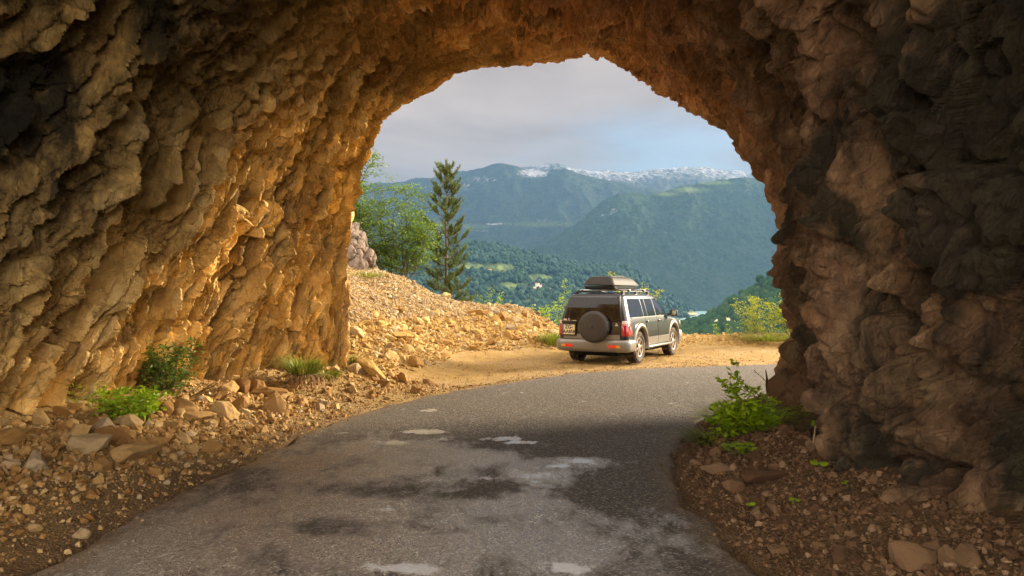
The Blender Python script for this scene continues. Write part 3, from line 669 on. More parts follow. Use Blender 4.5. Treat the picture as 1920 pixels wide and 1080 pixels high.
def valley_floor():
    az = np.radians(np.linspace(-180, 180, 181)); r = np.array([35, 60, 100, 200, 400, 700, 1100, 1800, 3000, 5000, 9000, 20000, 45000.])
    A, R = np.meshgrid(az, r, indexing='ij')
    z = np.interp(R, [35, 60, 100, 200, 400, 20000, 45000], [-14, -30, -50, -85, -100, -110, -140])
    z = z + (np.cos(A) < 0.2) * np.interp(R, [35, 60, 400], [12, 20, 40])
    o = new_mesh('valley_ground', np.stack([R * np.sin(A), R * np.cos(A), z], -1), None, grid_quads(181, len(r)), bpy.data.materials['near_wooded_slope'], True, {'rock': 0 * A, 'field': 0 * A})
    tag(o, kind='structure')
    t = NT('lake_water'); p = t.coords()
    t.set((0.22, 0.36, 0.40), 0.4, t.bump(t.noise(p, 0.12, 4), 0.4, 1.0), 0.5)
    x, y = np.meshgrid(np.linspace(-3000, 3000, 20), np.linspace(900, 4300, 20), indexing='ij')
    tag(new_mesh('lake', np.stack([x, y, 0 * x - 78], -1), None, grid_quads(20, 20), t.m, True), kind='structure')
valley_floor()

def ico(sub):
    bm = bmesh.new(); bmesh.ops.create_icosphere(bm, subdivisions=sub, radius=1.0)
    v = np.array([x.co[:] for x in bm.verts]); f = np.array([[q.index for q in p.verts] for p in bm.faces]); bm.free(); return v, f

def canopy(name, G, n, size, box, mat, seed, sub=2, fld=None):
    """tree crowns standing on a wooded slope"""
    rng = np.random.default_rng(seed); g = G.reshape(-1, 3)
    px = g[:, 0] / g[:, 1] * F + CX; py = HY - (g[:, 2] - CAMZ) / g[:, 1] * F
    fld = np.zeros(len(g)) if fld is None else fld.ravel()
    ok = np.where((fld < 0.25) & (g[:, 2] > -77) & (px > box[0]) & (px < box[2]) & (py > box[1]) & (py < box[3]))[0]
    pick = rng.choice(ok, n); v0, f0 = ico(sub); nv = len(v0)
    rad = size * (0.55 + 0.9 * rng.random(n))
    vv = np.empty((n, nv, 3))
    var = [v0 * (1 + 0.55 * fbm(v0 * 1.4 + 9 * k, 3, 900 + k))[:, None] for k in range(8)]
    for i in range(n):
        a = rng.random() * 6.28; c, s_ = math.cos(a), math.sin(a)
        m = var[i % 8] * np.array([1, 1, 1.15])
        vv[i, :, 0] = m[:, 0] * c - m[:, 1] * s_; vv[i, :, 1] = m[:, 0] * s_ + m[:, 1] * c; vv[i, :, 2] = m[:, 2]
    cell = np.abs(g[pick, 1] * 0.004)
    off = np.stack([rng.normal(0, 1, n) * size * 1.5, rng.normal(0, 1, n) * size * 2.5, rad * 0.45], 1)
    vv = vv * rad[:, None, None] + (g[pick] + off)[:, None]
    f = (f0[None] + (np.arange(n) * nv)[:, None, None]).reshape(-1, 3)
    o = new_mesh(name, vv, f, None, mat, True, {'rnd': np.repeat(rng.random(n), nv)})
    tag(o, kind='stuff')
def mat_crowns(name, stops, sc):
    t = NT(name); p = t.coords()
    c = t.ramp(t.attr('rnd'), stops)
    n = t.noise(p, sc, 5, 0.7)
    c = t.mix(t.ramp(n, [(0.4, 0.6), (0.6, 0.0)]), c, t.mix(0.6, c, (0.01, 0.02, 0.006)))
    return t.set(c, 0.9, t.bump(n, 1.0, 2.0), 0.1)
canopy('forest', G_NEAR, 9000, 4.6, (1180, 480, 1720, 700), mat_crowns('near_crowns', [(0, (0.020, 0.055, 0.020)), (0.6, (0.034, 0.082, 0.026)), (1, (0.060, 0.11, 0.036))], 0.7), 5)
canopy('forest', G_FOOT, 5500, 6.5, (760, 450, 1420, 620), mat_crowns('foothill_crowns', [(0, (0.016, 0.044, 0.032)), (0.6, (0.025, 0.062, 0.042)), (1, (0.042, 0.084, 0.052))], 0.4), 6, 1, FLD)

def far_house(px, py, G, label, w_, wallc, roofc):
    g = G.reshape(-1, 3); gx = g[:, 0] / g[:, 1] * F + CX; gy = HY - (g[:, 2] - CAMZ) / g[:, 1] * F
    c = g[np.argmin((gx - px) ** 2 + (gy - py) ** 2)]
    e = empty('house', c + np.array([0, -6, 1.5]), label, 'house', 'houses scattered over the valley slope', rz=random.uniform(-.5, .5))
    h = w_ * .5
    MB().box((0, 0, h / 2), (w_, w_ * .7, h + 3)).build('wall', wallc, e)
    v = np.array([[-.55 * w_, -.42 * w_, h + 1.5], [.55 * w_, -.42 * w_, h + 1.5], [.55 * w_, .42 * w_, h + 1.5], [-.55 * w_, .42 * w_, h + 1.5], [-.55 * w_, 0, h + 1.5 + w_ * .32], [.55 * w_, 0, h + 1.5 + w_ * .32]])
    MB().add(v, [(0, 4, 3), (1, 2, 5)], [(0, 1, 5, 4), (2, 3, 4, 5), (0, 3, 2, 1)]).build('roof', roofc, e)
random.seed(4)
_w1, _rf = plain('house_plaster', (0.72, 0.68, 0.6)), plain('house_roof', (0.42, 0.2, 0.13))
for px, py, lab, ww in ((918, 511, 'pale house on the left slope near the top of the pine', 8), (1008, 538, 'pale house with red roof in the middle of the valley', 9), (1014, 540, 'smaller red roofed house beside the mid valley house', 7),
                        (1002, 577, 'small white house by the pale green field above the gravel bank', 6), (1030, 546, 'lone small house to the right of the red roofed pair', 6)):
    far_house(px, py, G_FOOT, lab, ww, _w1, _rf)

# the air between: one closed box, sky outside
def haze():
    x0, x1, y0, y1, z0, z1 = -9000, 9000, -120, 11000, -145, 1480
    MBh = MB().box(((x0 + x1) / 2, (y0 + y1) / 2, (z0 + z1) / 2), (x1 - x0, y1 - y0, z1 - z0))
    m = bpy.data.materials.new('valley_air'); m.use_nodes = True; n = m.node_tree.nodes; n.clear()
    o_ = n.new('ShaderNodeOutputMaterial'); v = n.new('ShaderNodeVolumePrincipled')
    v.inputs['Color'].default_value = (0.085, 0.168, 0.315, 1); v.inputs['Density'].default_value = HAZE; v.inputs['Density Attribute'].default_value = ''
    v.inputs['Anisotropy'].default_value = 0.2
    m.node_tree.links.new(v.outputs[0], o_.inputs['Volume'])
    tag(MBh.build('haze', m), kind='stuff')
HAZE = 1.15e-4
haze()

# ------------------------------------------------------------------ CAR
def build_car():
    TH = math.radians(29.5)
    hx, hy = math.sin(TH), math.cos(TH)
    rr = np.array([3.10, 18.62])                            # right rear tyre on the ground
    org = rr - np.array([hy, -hx]) * 0.78 + np.array([hx, hy]) * 1.37
    root = empty('car', (org[0], org[1], 0.012), 'dark blue off-road car with roof box and covered spare wheel parked on the gravel lay-by', 'car', rz=-TH)
    navy = plain('navy_paint', (0.006, 0.008, 0.014), 0.3, 0.35, 0.0, 0.55, dirt=(0.03, 0.025, 0.02, 0.3), dirtscale=3.0)
    beige = plain('beige_cladding', (0.175, 0.168, 0.15), 0.42, 0.4, 0.25, 0.3, dirt=(0.20, 0.15, 0.095, 0.55), dirtscale=5.0)
    glass = plain('dark_glass', (0.006, 0.007, 0.009), 0.04, 0.9, 0.0, 0.0)
    rglass = plain('dusty_rear_glass', (0.006, 0.004, 0.004), 0.06, 0.22, 0.0, 0.0, dirt=(0.016, 0.011, 0.010, 0.6), dirtscale=5.0)
    black = plain('black_plastic', (0.014, 0.012, 0.011), 0.5, 0.4, dirt=(0.09, 0.06, 0.04, 0.4))
    rubber = plain('tyre_rubber', (0.022, 0.019, 0.017), 0.85, 0.2, dirt=(0.24, 0.16, 0.09, 0.75), dirtscale=9)
    alloy = plain('alloy_wheel', (0.42, 0.38, 0.33), 0.35, 0.5, 0.7, dirt=(0.25, 0.18, 0.1, 0.6), dirtscale=8)
    silver = plain('silver_rail', (0.5, 0.5, 0.5), 0.3, 0.5, 0.8)
    vinyl = plain('spare_vinyl', (0.032, 0.027, 0.024), 0.5, 0.3, dirt=(0.055, 0.044, 0.036, 0.5), dirtscale=5)
    red = plain('red_lens', (0.30, 0.008, 0.010), 0.12, 0.6, coat=0.6)
    clear = plain('clear_lens', (0.55, 0.42, 0.36), 0.15, 0.6)
    amber = plain('amber_lens', (0.55, 0.22, 0.03), 0.2, 0.5)
    lit = plain('lit_red_lamp', (0.32, 0.012, 0.008), 0.2, 0.5, emit=(1.0, 0.05, 0.02, 0.07))
    boxm = plain('roof_box_plastic', (0.020, 0.018, 0.016), 0.6, 0.25, dirt=(0.042, 0.034, 0.027, 0.5), dirtscale=4)
    boxb = plain('roof_box_base', (0.02, 0.018, 0.016), 0.5, 0.4)
    under = plain('underside', (0.010, 0.009, 0.008), 0.9, 0.1)
    platem = plain('plate_yellowed', (0.62, 0.50, 0.27), 0.45)
    ink = plain('plate_ink', (0.012, 0.012, 0.014), 0.5)
    blueb = plain('plate_band', (0.05, 0.08, 0.2), 0.5)

    def wid(z): return np.interp(z, [.28, .42, .6, .8, 1.0, 1.10, 1.14, 1.45, 1.66, 1.72, 1.76], [.84, .90, .925, .925, .905, .885, .875, .79, .725, .66, .0])
    # side profile: rear face, roof, screen, bonnet, nose -> for height z the rear and front y limits
    def yrear(z): return np.interp(z, [.28, .5, .9, 1.05, 1.4, 1.66, 1.72, 1.76], [-2.28, -2.32, -2.33, -2.31, -2.23, -2.13, -2.06, -1.9])
    def yfront(z): return np.interp(z, [.28, .45, .75, .95, 1.03, 1.10, 1.14, 1.66, 1.72, 1.76], [2.36, 2.42, 2.43, 2.36, 2.2, 1.18, 1.07, .30, .05, -.5])
    zs = np.array([.30, .36, .42, .5, .58, .66, .74, .82, .9, .97, 1.03, 1.07, 1.10, 1.14, 1.2, 1.28, 1.36, 1.45, 1.54, 1.62, 1.66, 1.69, 1.72, 1.74, 1.757])
    nr = 18
    rows = []
    for z in zs:
        w_, y0, y1 = float(wid(z)), float(yrear(z)), float(yfront(z))
        w_ = max(w_, .25)
        pts = []
        n2 = 40; rc = .16
        # rounded rectangle plan: right side rear -> front, then nose, left side, tail
        def corner(cx, cy, a0, a1):
            return [(cx + rc * math.cos(a), cy + rc * math.sin(a)) for a in np.linspace(a0, a1, 6)]
        taper = .06 if z < 1.1 else .03
        wf = w_ - taper * (1.6 if z < 1.1 else 1)
        pts += corner(w_ - rc, y0 + rc, -math.pi / 2, 0)
        pts += [(w_, yy) for yy in np.linspace(y0 + rc, y1 - .7, 14)[1:]]
        pts += [(w_ + (wf - w_) * smooth(0, 1, t), y1 - .7 + (.7 - rc) * t) for t in (0.33, .66)]
        pts += corner(wf - rc, y1 - rc, 0, math.pi / 2)
        half = pts
        row = half + [(-x, y) for x, y in half[::-1]]
        rows.append([(x, y, z) for x, y in row])
    n = len(rows[0])
    v = np.array(rows).reshape(-1, 3)
    q = [(i * n + j, i * n + (j + 1) % n, (i + 1) * n + (j + 1) % n, (i + 1) * n + j) for i in range(len(zs) - 1) for j in range(n)]
    top = len(v); v = np.concatenate([v, [[0, -.9, 1.765]], [[0, 0, .30]]])
    t = [((len(zs) - 1) * n + j, (len(zs) - 1) * n + (j + 1) % n, top) for j in range(n)] + [((j + 1) % n, j, top + 1) for j in range(n)]
    body = MB().add(v, t, q).build('body', navy, root, True)
    # wheel wells cut through the body
    for yy in (-1.37, 1.41):
        bm = bmesh.new(); bmesh.ops.create_cone(bm, cap_ends=True, segments=40, radius1=.475, radius2=.475, depth=3, matrix=Matrix.Translation((0, yy, .43)) @ Matrix.Rotation(math.pi / 2, 4, 'Y'))
        me = bpy.data.meshes.new('tmp'); bm.to_mesh(me); bm.free(); c = bpy.data.objects.new('tmp', me); COL.objects.link(c)
        keep = body.parent; body.parent = None
        bpy.context.view_layer.update()
        m = body.modifiers.new('b', 'BOOLEAN'); m.object = c; m.operation = 'DIFFERENCE'; m.solver = 'EXACT'
        dg = bpy.context.evaluated_depsgraph_get(); dg.update()
        nm = bpy.data.meshes.new_from_object(body.evaluated_get(dg)); body.modifiers.clear(); old = body.data; body.data = nm; nm.name = 'body'
        bpy.data.objects.remove(c); body.parent = keep
    for p_ in body.data.polygons: p_.use_smooth = True
    MB().box((0, 0.05, .45), (1.15, 4.3, .5)).build('underbody', under, root)

    def side_panel(name, mat, ypts, z0, z1, off, side, nz=10, parent=root, ytop=None):
        """patch on the flank: y limits may lean with height (ytop)"""
        z = np.linspace(z0, z1, nz); m = 14
        vv = []
        for k, zz in enumerate(z):
            f = (zz - z0) / (z1 - z0)
            a, b = ypts if ytop is None else (ypts[0] + (ytop[0] - ypts[0]) * f, ypts[1] + (ytop[1] - ypts[1]) * f)
            for yy in np.linspace(a, b, m):
                ww = float(wid(zz)); y1 = float(yfront(zz)) - .7
                if yy > y1: ww -= (.096 if zz < 1.1 else .03) * smooth(0, .54, yy - y1)
                vv.append((side * (ww + off), yy, zz))
        outer = np.array(vv); inner = outer - np.array([side * .03, 0, 0])
        Q = grid_quads(nz, m); N = nz * m
        i = np.arange(N).reshape(nz, m)
        rim = np.concatenate([i[0], i[1:, -1], i[-1, -2::-1], i[-2:0:-1, 0]])
        Q2 = [(rim[k], rim[(k + 1) % len(rim)], rim[(k + 1) % len(rim)] + N, rim[k] + N) for k in range(len(rim))]
        if side < 0: Q = Q[:, ::-1]
        return MB().add(np.concatenate([outer, inner]), None, np.concatenate([Q, np.array(Q2)])).build(name, mat, parent, False)
    for sd_ in (1, -1):
        rd_ = side_panel('door', navy, (-.93, -.05), .62, 1.12, .006, sd_)
        fd_ = side_panel('door', navy, (-.035, .93), .62, 1.12, .006, sd_)
        for d_, y_ in ((rd_, -.80), (fd_, .12)):
            bevel(MB().box((sd_ * .925, y_, 1.02), (.03, .19, .035)).build('handle', navy, d_), .008)
        side_panel('door_cladding', beige, (-.88, -.055), .43, .615, .022, sd_)
        side_panel('door_cladding', beige, (-.03, .90), .43, .615, .022, sd_)
        side_panel('rear_quarter_window', glass, (-2.02, -1.02), 1.15, 1.60, .004, sd_, ytop=(-1.93, -1.04))
        side_panel('rear_door_vent_window', glass, (-.98, -.72), 1.15, 1.60, .004, sd_, ytop=(-.98, -.74))
        side_panel('rear_door_window', glass, (-.69, -.08), 1.15, 1.60, .004, sd_, ytop=(-.69, -.11))
        side_panel('front_door_window', glass, (-.02, .93), 1.15, 1.60, .004, sd_, ytop=(-.03, .32))
        side_panel('belt_moulding', black, (-1.95, 1.0), 1.125, 1.147, .012, sd_, 3)
        bevel(MB().box((sd_ * .90, -.0, .37), (.16, 1.75, .05)).build('running_board', beige, root), .015)
        # mirror
        mr = bevel(MB().box((sd_ * 1.04, .98, 1.20), (.20, .10, .19)).build('wing_mirror', black, root), .04, 3)
        MB().box((sd_ * 1.04, .926, 1.20), (.15, .006, .14)).build('mirror_glass', plain('mirror_glass', (.35, .3, .2), .08, metal=.9), mr)
        MB().box((sd_ * .92, 1.0, 1.16), (.14, .06, .05)).build('mirror_arm', black, mr)
        # flares
        for yy, r_ in ((-1.37, .475), (1.41, .475)):
            th = np.linspace(math.radians(-12), math.radians(192), 30)
            secs = []
            for (rr_, ww_) in ((r_ - .015, .86), (r_ - .02, .955), (r_ + .035, .965), (r_ + .085, .945), (r_ + .09, .90)):
                secs.append(np.stack([np.full(30, sd_ * (ww_ - (.03 if yy > 0 else 0))), yy + rr_ * np.cos(th), .43 + rr_ * np.sin(th)], 1))
            MB().add(np.array(secs).reshape(-1, 3), None, grid_quads(5, 30)).build('wheel_arch', beige, root, True)
        # wheels
        for yy in (-1.37, 1.41):
            wh = bpy.data.objects.new('wheel', None); COL.objects.link(wh); wh.parent = root; wh.location = (sd_ * .78, yy, .385)
            prof_ = [(.24, -.10), (.30, -.125), (.355, -.13), (.385, -.10), (.388, 0), (.385, .10), (.355, .13), (.30, .125), (.24, .10)]
            th = np.linspace(0, 2 * math.pi, 49)[:-1]
            vv = np.array([[(x, r_ * math.cos(a), r_ * math.sin(a)) for a in th] for r_, x in prof_]).reshape(-1, 3)
            K = 48; Q = [(i * K + j, i * K + (j + 1) % K, (i + 1) * K + (j + 1) % K, (i + 1) * K + j) for i in range(len(prof_) - 1) for j in range(K)]
            tb = MB().add(vv, None, Q)
            for j in range(40):
                for xo in (-.085, -.03, .03, .085):
                    a = (j + .5 * (abs(xo) < .05)) / 40 * 2 * math.pi; c_, s_ = math.cos(a), math.sin(a)
                    tb.box((xo, .389 * c_, .389 * s_), (.042, .02, .034), np.array([[1, 0, 0], [0, c_, -s_], [0, s_, c_]]))
            tb.build('tyre', rubber, wh)
            rb = MB()
            vv = np.array([[(sd_ * x, r_ * math.cos(a), r_ * math.sin(a)) for a in th] for r_, x in [(.245, .105), (.235, .118), (.215, .112), (.205, .05), (.20, -.06)]]).reshape(-1, 3)
            rb.add(vv, None, [(i * K + j, i * K + (j + 1) % K, (i + 1) * K + (j + 1) % K, (i + 1) * K + j) for i in range(4) for j in range(K)])
            for j in range(6):
                a = j / 6 * 2 * math.pi + .2; c_, s_ = math.cos(a), math.sin(a)
                rb.box((sd_ * .085, .135 * c_, .135 * s_), (.035, .17, .055), np.array([[1, 0, 0], [0, c_, -s_], [0, s_, c_]]))
            rb.tube([(sd_ * .06, 0, 0), (sd_ * .105, 0, 0), (sd_ * .115, 0, 0)], [.07, .068, .045], 20)
            rb.build('rim', alloy, wh)
            MB().tube([(sd_ * -.03, 0, 0), (sd_ * .03, 0, 0)], .20, 28).build('brake_disc', under, wh)
        # tail light: upper clear, lower red, wrapping the corner
        for nm, mt, za, zb in (('tail_light', red, .70, .99), ('indicator_light', clear, .992, 1.07)):
            vv = []
            zz = np.linspace(za, zb, 8)
            for z in zz:
                w_ = float(wid(z)) + .014; y0 = float(yrear(z)) - .014; rc = .16
                inn = .125 if z < .9 else .125 - .05 * (z - .9) / .17
                back = .17 - .10 * smooth(.8, 1.07, z)
                path = [(w_ - inn - .05, y0)] + [(w_ - rc + rc * math.sin(a), y0 + rc - rc * math.cos(a)) for a in np.linspace(.25, math.pi / 2, 8)] + [(w_, y0 + rc + back)]
                path = [(w_ - inn - .03, y0 + .0)] + path[1:]
                vv.append([(sd_ * x, y, z) for x, y in path])
            vv = np.array(vv); k0, k1 = vv.shape[:2]
            inner = vv * np.array([.97, .985, 1])
            N = k0 * k1; i = np.arange(N).reshape(k0, k1); rim = np.concatenate([i[0], i[1:, -1], i[-1, -2::-1], i[-2:0:-1, 0]])
            Q2 = [(rim[k], rim[(k + 1) % len(rim)], rim[(k + 1) % len(rim)] + N, rim[k] + N) for k in range(len(rim))]
            MB().add(np.concatenate([vv.reshape(-1, 3), inner.reshape(-1, 3)]), None, np.concatenate([grid_quads(k0, k1), np.array(Q2)])).build(nm, mt, root, True)
        MB().tube([(sd_ * .62, -1.95, 1.745), (sd_ * .62, -1.85, 1.785), (sd_ * .62, .0, 1.785), (sd_ * .62, .12, 1.735)], .018, 8).build('roof_rail', black, root, True)
        for yy in (-1.82, -.9, 0.0): MB().box((sd_ * .625, yy, 1.745), (.05, .14, .09)).build('rail_foot', black, root)
    # rear bumper wraps the tail
    secs = []
    prof_b = [(.31, -.02), (.32, .045), (.39, .075), (.53, .08), (.59, .07), (.61, .02)]
    for z, o_ in prof_b:
        w_ = .905 + o_; y0 = -2.33 - o_; rc = .20
        half = [(0, y0), (.35, y0), (w_ - rc, y0)] + [(w_ - rc + rc * math.sin(a), y0 + rc - rc * math.cos(a)) for a in np.linspace(.2, math.pi / 2, 7)] + [(w_, -1.95), (w_ - .01, -1.86)]
        row = [(-x, y) for x, y in half[:0:-1]] + half
        secs.append([(x, y, z) for x, y in row])
    secs = np.array(secs)
    MB().add(secs.reshape(-1, 3), None, grid_quads(secs.shape[0], secs.shape[1])).build('rear_bumper', beige, root, True)
    secs = []
    for z, o_ in [(.33, 0), (.36, .05), (.5, .08), (.66, .06), (.7, 0)]:
        w_ = .83 + o_; y0 = 2.40 + o_; rc = .3
        half = [(0, y0), (w_ - rc, y0)] + [(w_ - rc + rc * math.sin(a), y0 - rc + rc * math.cos(a)) for a in np.linspace(.2, math.pi / 2, 7)] + [(w_, 1.92)]
        secs.append([(x, y, z) for x, y in [(-x, y) for x, y in half[:0:-1]] + half])
    secs = np.array(secs)
    MB().add(secs.reshape(-1, 3), None, grid_quads(secs.shape[0], secs.shape[1])[:, ::-1]).build('front_bumper', beige, root, True)
    for sx, x0 in ((1, .60), (-1, -.60)):
        MB().box((x0 - sx * .03, -2.413, .455), (.19, .02, .07)).build('bumper_lamp', lit, root)
        MB().box((x0 + sx * .125, -2.411, .455), (.11, .02, .06)).build('bumper_indicator', amber, root)
    # tailgate
    def rear_panel(name, mat, xs, z0, z1, off, xtop=None, nz=8, parent=root, thick=.03):
        m = 12; vv = []
        for k, z in enumerate(np.linspace(z0, z1, nz)):
            f = k / (nz - 1); a, b = xs if xtop is None else (xs[0] + (xtop[0] - xs[0]) * f, xs[1] + (xtop[1] - xs[1]) * f)
            for x in np.linspace(a, b, m): vv.append((x, float(yrear(z)) - off, z))
        vv = np.array(vv); N = len(vv); i = np.arange(N).reshape(nz, m); rim = np.concatenate([i[0], i[1:, -1], i[-1, -2::-1], i[-2:0:-1, 0]])
        Q2 = [(rim[k], rim[(k + 1) % len(rim)], rim[(k + 1) % len(rim)] + N, rim[k] + N) for k in range(len(rim))]
        return MB().add(np.concatenate([vv, vv + np.array([0, thick, 0])]), None, np.concatenate([grid_quads(nz, m), np.array(Q2)])).build(name, mat, parent)
    tg = rear_panel('tailgate', navy, (-.74, .74), .615, 1.04, .012)
    rear_panel('tailgate_cladding', beige, (-.74, .74), .62, .735, .026, parent=tg, nz=4)
    rw = rear_panel('rear_window', rglass, (-.76, .76), 1.045, 1.64, .010, (-.63, .63))
    rear_panel('window_border', black, (-.80, .80), 1.03, 1.675, .005, (-.66, .66), parent=rw)
    MB().tube([(-.50, -2.36, 1.06), (-.62, -2.30, 1.10), (-.60, -2.22, 1.45)], .010, 6).build('rear_wiper', black, rw)
    # objects seen on the dash side: spare wheel in its cover
    sp_c = np.array([.11, -2.42, .925]); K = 56; th = np.arange(K) / K * 2 * math.pi
    pr = [(.30, .10), (.365, .09), (.385, .05), (.388, -.05), (.375, -.105), (.345, -.13), (.30, -.138), (.15, -.142), (.02, -.143)]
    vv = np.array([[(sp_c[0] + r_ * math.cos(a), sp_c[1] + yo, sp_c[2] + r_ * math.sin(a)) for a in th] for r_, yo in pr]).reshape(-1, 3)
    Q = [(i * K + j, (i + 1) * K + j, (i + 1) * K + (j + 1) % K, i * K + (j + 1) % K) for i in range(len(pr) - 1) for j in range(K)]
    N = len(vv); T_ = [(N - K + j, N - K + (j + 1) % K, N) for j in range(K)][:]
    MB().add(np.concatenate([vv, [[sp_c[0], sp_c[1] - .143, sp_c[2]]]]), T_, Q).build('spare_wheel_cover', vinyl, root, True)
    st = MB()
    for k in range(5): st.box((sp_c[0] + .376, sp_c[1] - .045, sp_c[2] - .07 + k * .045), (.02, .06, .014))
    st.build('cover_strap', alloy, root)
    # plate in its black housing
    hs = bevel(MB().box((-.585, -2.365, .875), (.38, .06, .36)).build('plate_housing', black, root), .015)
    MB().box((-.585, -2.40, 1.045), (.38, .05, .03)).build('plate_lamp_strip', navy, hs)
    pl = MB().box((-.585, -2.400, .845), (.335, .012, .235)).build('number_plate', platem, root)
    MB().box((-.735, -2.4075, .845), (.03, .004, .225)).build('country_band', blueb, pl)
    def text(body_, loc, size, name='lettering', parent=pl, mat=ink):
        cu = bpy.data.curves.new(name, 'FONT'); cu.body = body_; cu.size = size; cu.align_x = 'CENTER'; cu.align_y = 'CENTER'; cu.extrude = .0015; cu.offset = .003
        cu.materials.append(mat); o = bpy.data.objects.new(name, cu); COL.objects.link(o); bpy.context.view_layer.update(); me = bpy.data.meshes.new_from_object(o.evaluated_get(bpy.context.evaluated_depsgraph_get())); bpy.data.objects.remove(o); o = bpy.data.objects.new(name, me); COL.objects.link(o); o.parent = parent; o.location = loc; o.rotation_euler = (math.pi / 2, 0, 0)
        return o
    text('ZG-', (-.575, -2.409, .905), .125); text('AA858', (-.57, -2.409, .79), .115)
    # three-diamond emblem, chrome lettering strip and small badge on the tailgate
    em = MB()
    for a in (90, 210, 330):
        d = np.array([math.cos(math.radians(a)), 0, math.sin(math.radians(a))]); n_ = np.array([-d[2], 0, d[0]])
        c0 = np.array([-.60, -2.352, 1.085])
        em.add([c0, c0 + d * .022 + n_ * .013, c0 + d * .044, c0 + d * .022 - n_ * .013], None, [(0, 1, 2, 3)])
    em.build('emblem', silver, rw)
    MB().box((-.47, -2.344, 1.066), (.15, .006, .016)).build('chrome_strip', silver, rw)
    MB().box((-.70, -2.35, 1.085), (.08, .02, .045)).build('high_lens', clear, rw)
    MB().box((.66, -2.346, .965), (.07, .008, .03)).build('badge', silver, tg)
    MB().box((.66, -2.346, 1.0), (.04, .008, .02)).build('badge', silver, tg)
    # front lamps and screen
    for sx in (1, -1): bevel(MB().box((sx * .62, 2.38, .87), (.34, .12, .16)).build('headlight', clear, root), .03)
    zz = np.linspace(1.16, 1.63, 6)
    vv = np.array([[(x, float(yfront(z)) + .006, z) for x in np.linspace(-wid(z) + .12, wid(z) - .12, 8)] for z in zz]).reshape(-1, 3)
    MB().add(np.concatenate([vv, vv - np.array([0, .02, .02])]), None, np.concatenate([grid_quads(6, 8)[:, ::-1], grid_quads(6, 8) + 48])).build('windscreen', glass, root)
    # cross bars and roof box
    for yy in (-1.45, -.35):
        bevel(MB().box((0, yy, 1.822), (1.36, .08, .03)).build('cross_bar', silver, root), .01)
        for xx in (.62, -.62): MB().box((xx, yy, 1.797), (.07, .11, .06)).build('bar_clamp', black, root)
    bx = []; xc, y0, y1 = -.06, -1.78, .16
    L_ = y1 - y0
    for z, ins, fr, rr_ in ((1.885, .05, .12, .06), (1.90, .02, .06, .03), (1.965, .0, .0, .0), (1.985, -.012, -.012, -.012), (2.0, .0, .0, .0), (2.07, .035, .10, .03), (2.14, .075, .22, .07), (2.19, .125, .36, .13), (2.215, .20, .52, .25), (2.222, .32, .8, .45)):
        a, b, c_ = .42 - ins, y0 + rr_, y1 - fr; rc = .10
        pts = []
        for cx_, cy_, a0 in ((a - rc, b + rc, -90), (a - rc * 1.8, c_ - rc * 1.8, 0), (-a + rc * 1.8, c_ - rc * 1.8, 90), (-a + rc, b + rc, 180)):
            r2 = rc if cy_ < -1 else rc * 1.8
            pts += [(xc + cx_ + r2 * math.cos(math.radians(a0 + t_)), cy_ + r2 * math.sin(math.radians(a0 + t_)), z) for t_ in np.linspace(0, 90, 6)]
        bx.append(pts)
    bx = np.array(bx); k0, k1 = bx.shape[:2]
    def shell(lo, hi, cap):
        sub = bx[lo:hi]; n0 = hi - lo
        Q = [(i * k1 + j, i * k1 + (j + 1) % k1, (i + 1) * k1 + (j + 1) % k1, (i + 1) * k1 + j) for i in range(n0 - 1) for j in range(k1)]
        vv = np.concatenate([sub.reshape(-1, 3), [sub[-1].mean(0)], [sub[0].mean(0)]]); N = n0 * k1
        return vv, [((n0 - 1) * k1 + j, (n0 - 1) * k1 + (j + 1) % k1, N) for j in range(k1)] + [((j + 1) % k1, j, N + 1) for j in range(k1)], Q
    rbx = bpy.data.objects.new('roof_box', None); COL.objects.link(rbx); rbx.parent = root; rbx.location = (0, 0, -.042)
    MB().add(*shell(0, 3, 0)).build('box_base', boxb, rbx)
    lid = MB().add(*shell(3, k0, 1))
    for k in range(6):
        xx = xc - .24 + k * .096
        lid.tube([(xx, y0 + .16, 2.165), (xx, y0 + .3, 2.205), (xx * .95, -.75, 2.222), (xx * .8 + xc * .2, -.40, 2.205), (xx * .7 + xc * .3, -.2, 2.17)], [.012, .018, .02, .018, .008], 6)
    lid.build('lid', boxm, rbx, True)
    MB().box((xc - .06, y0 + .012, 2.005), (.48, .03, .03)).build('lid_catch', black, rbx)
    return root
build_car()

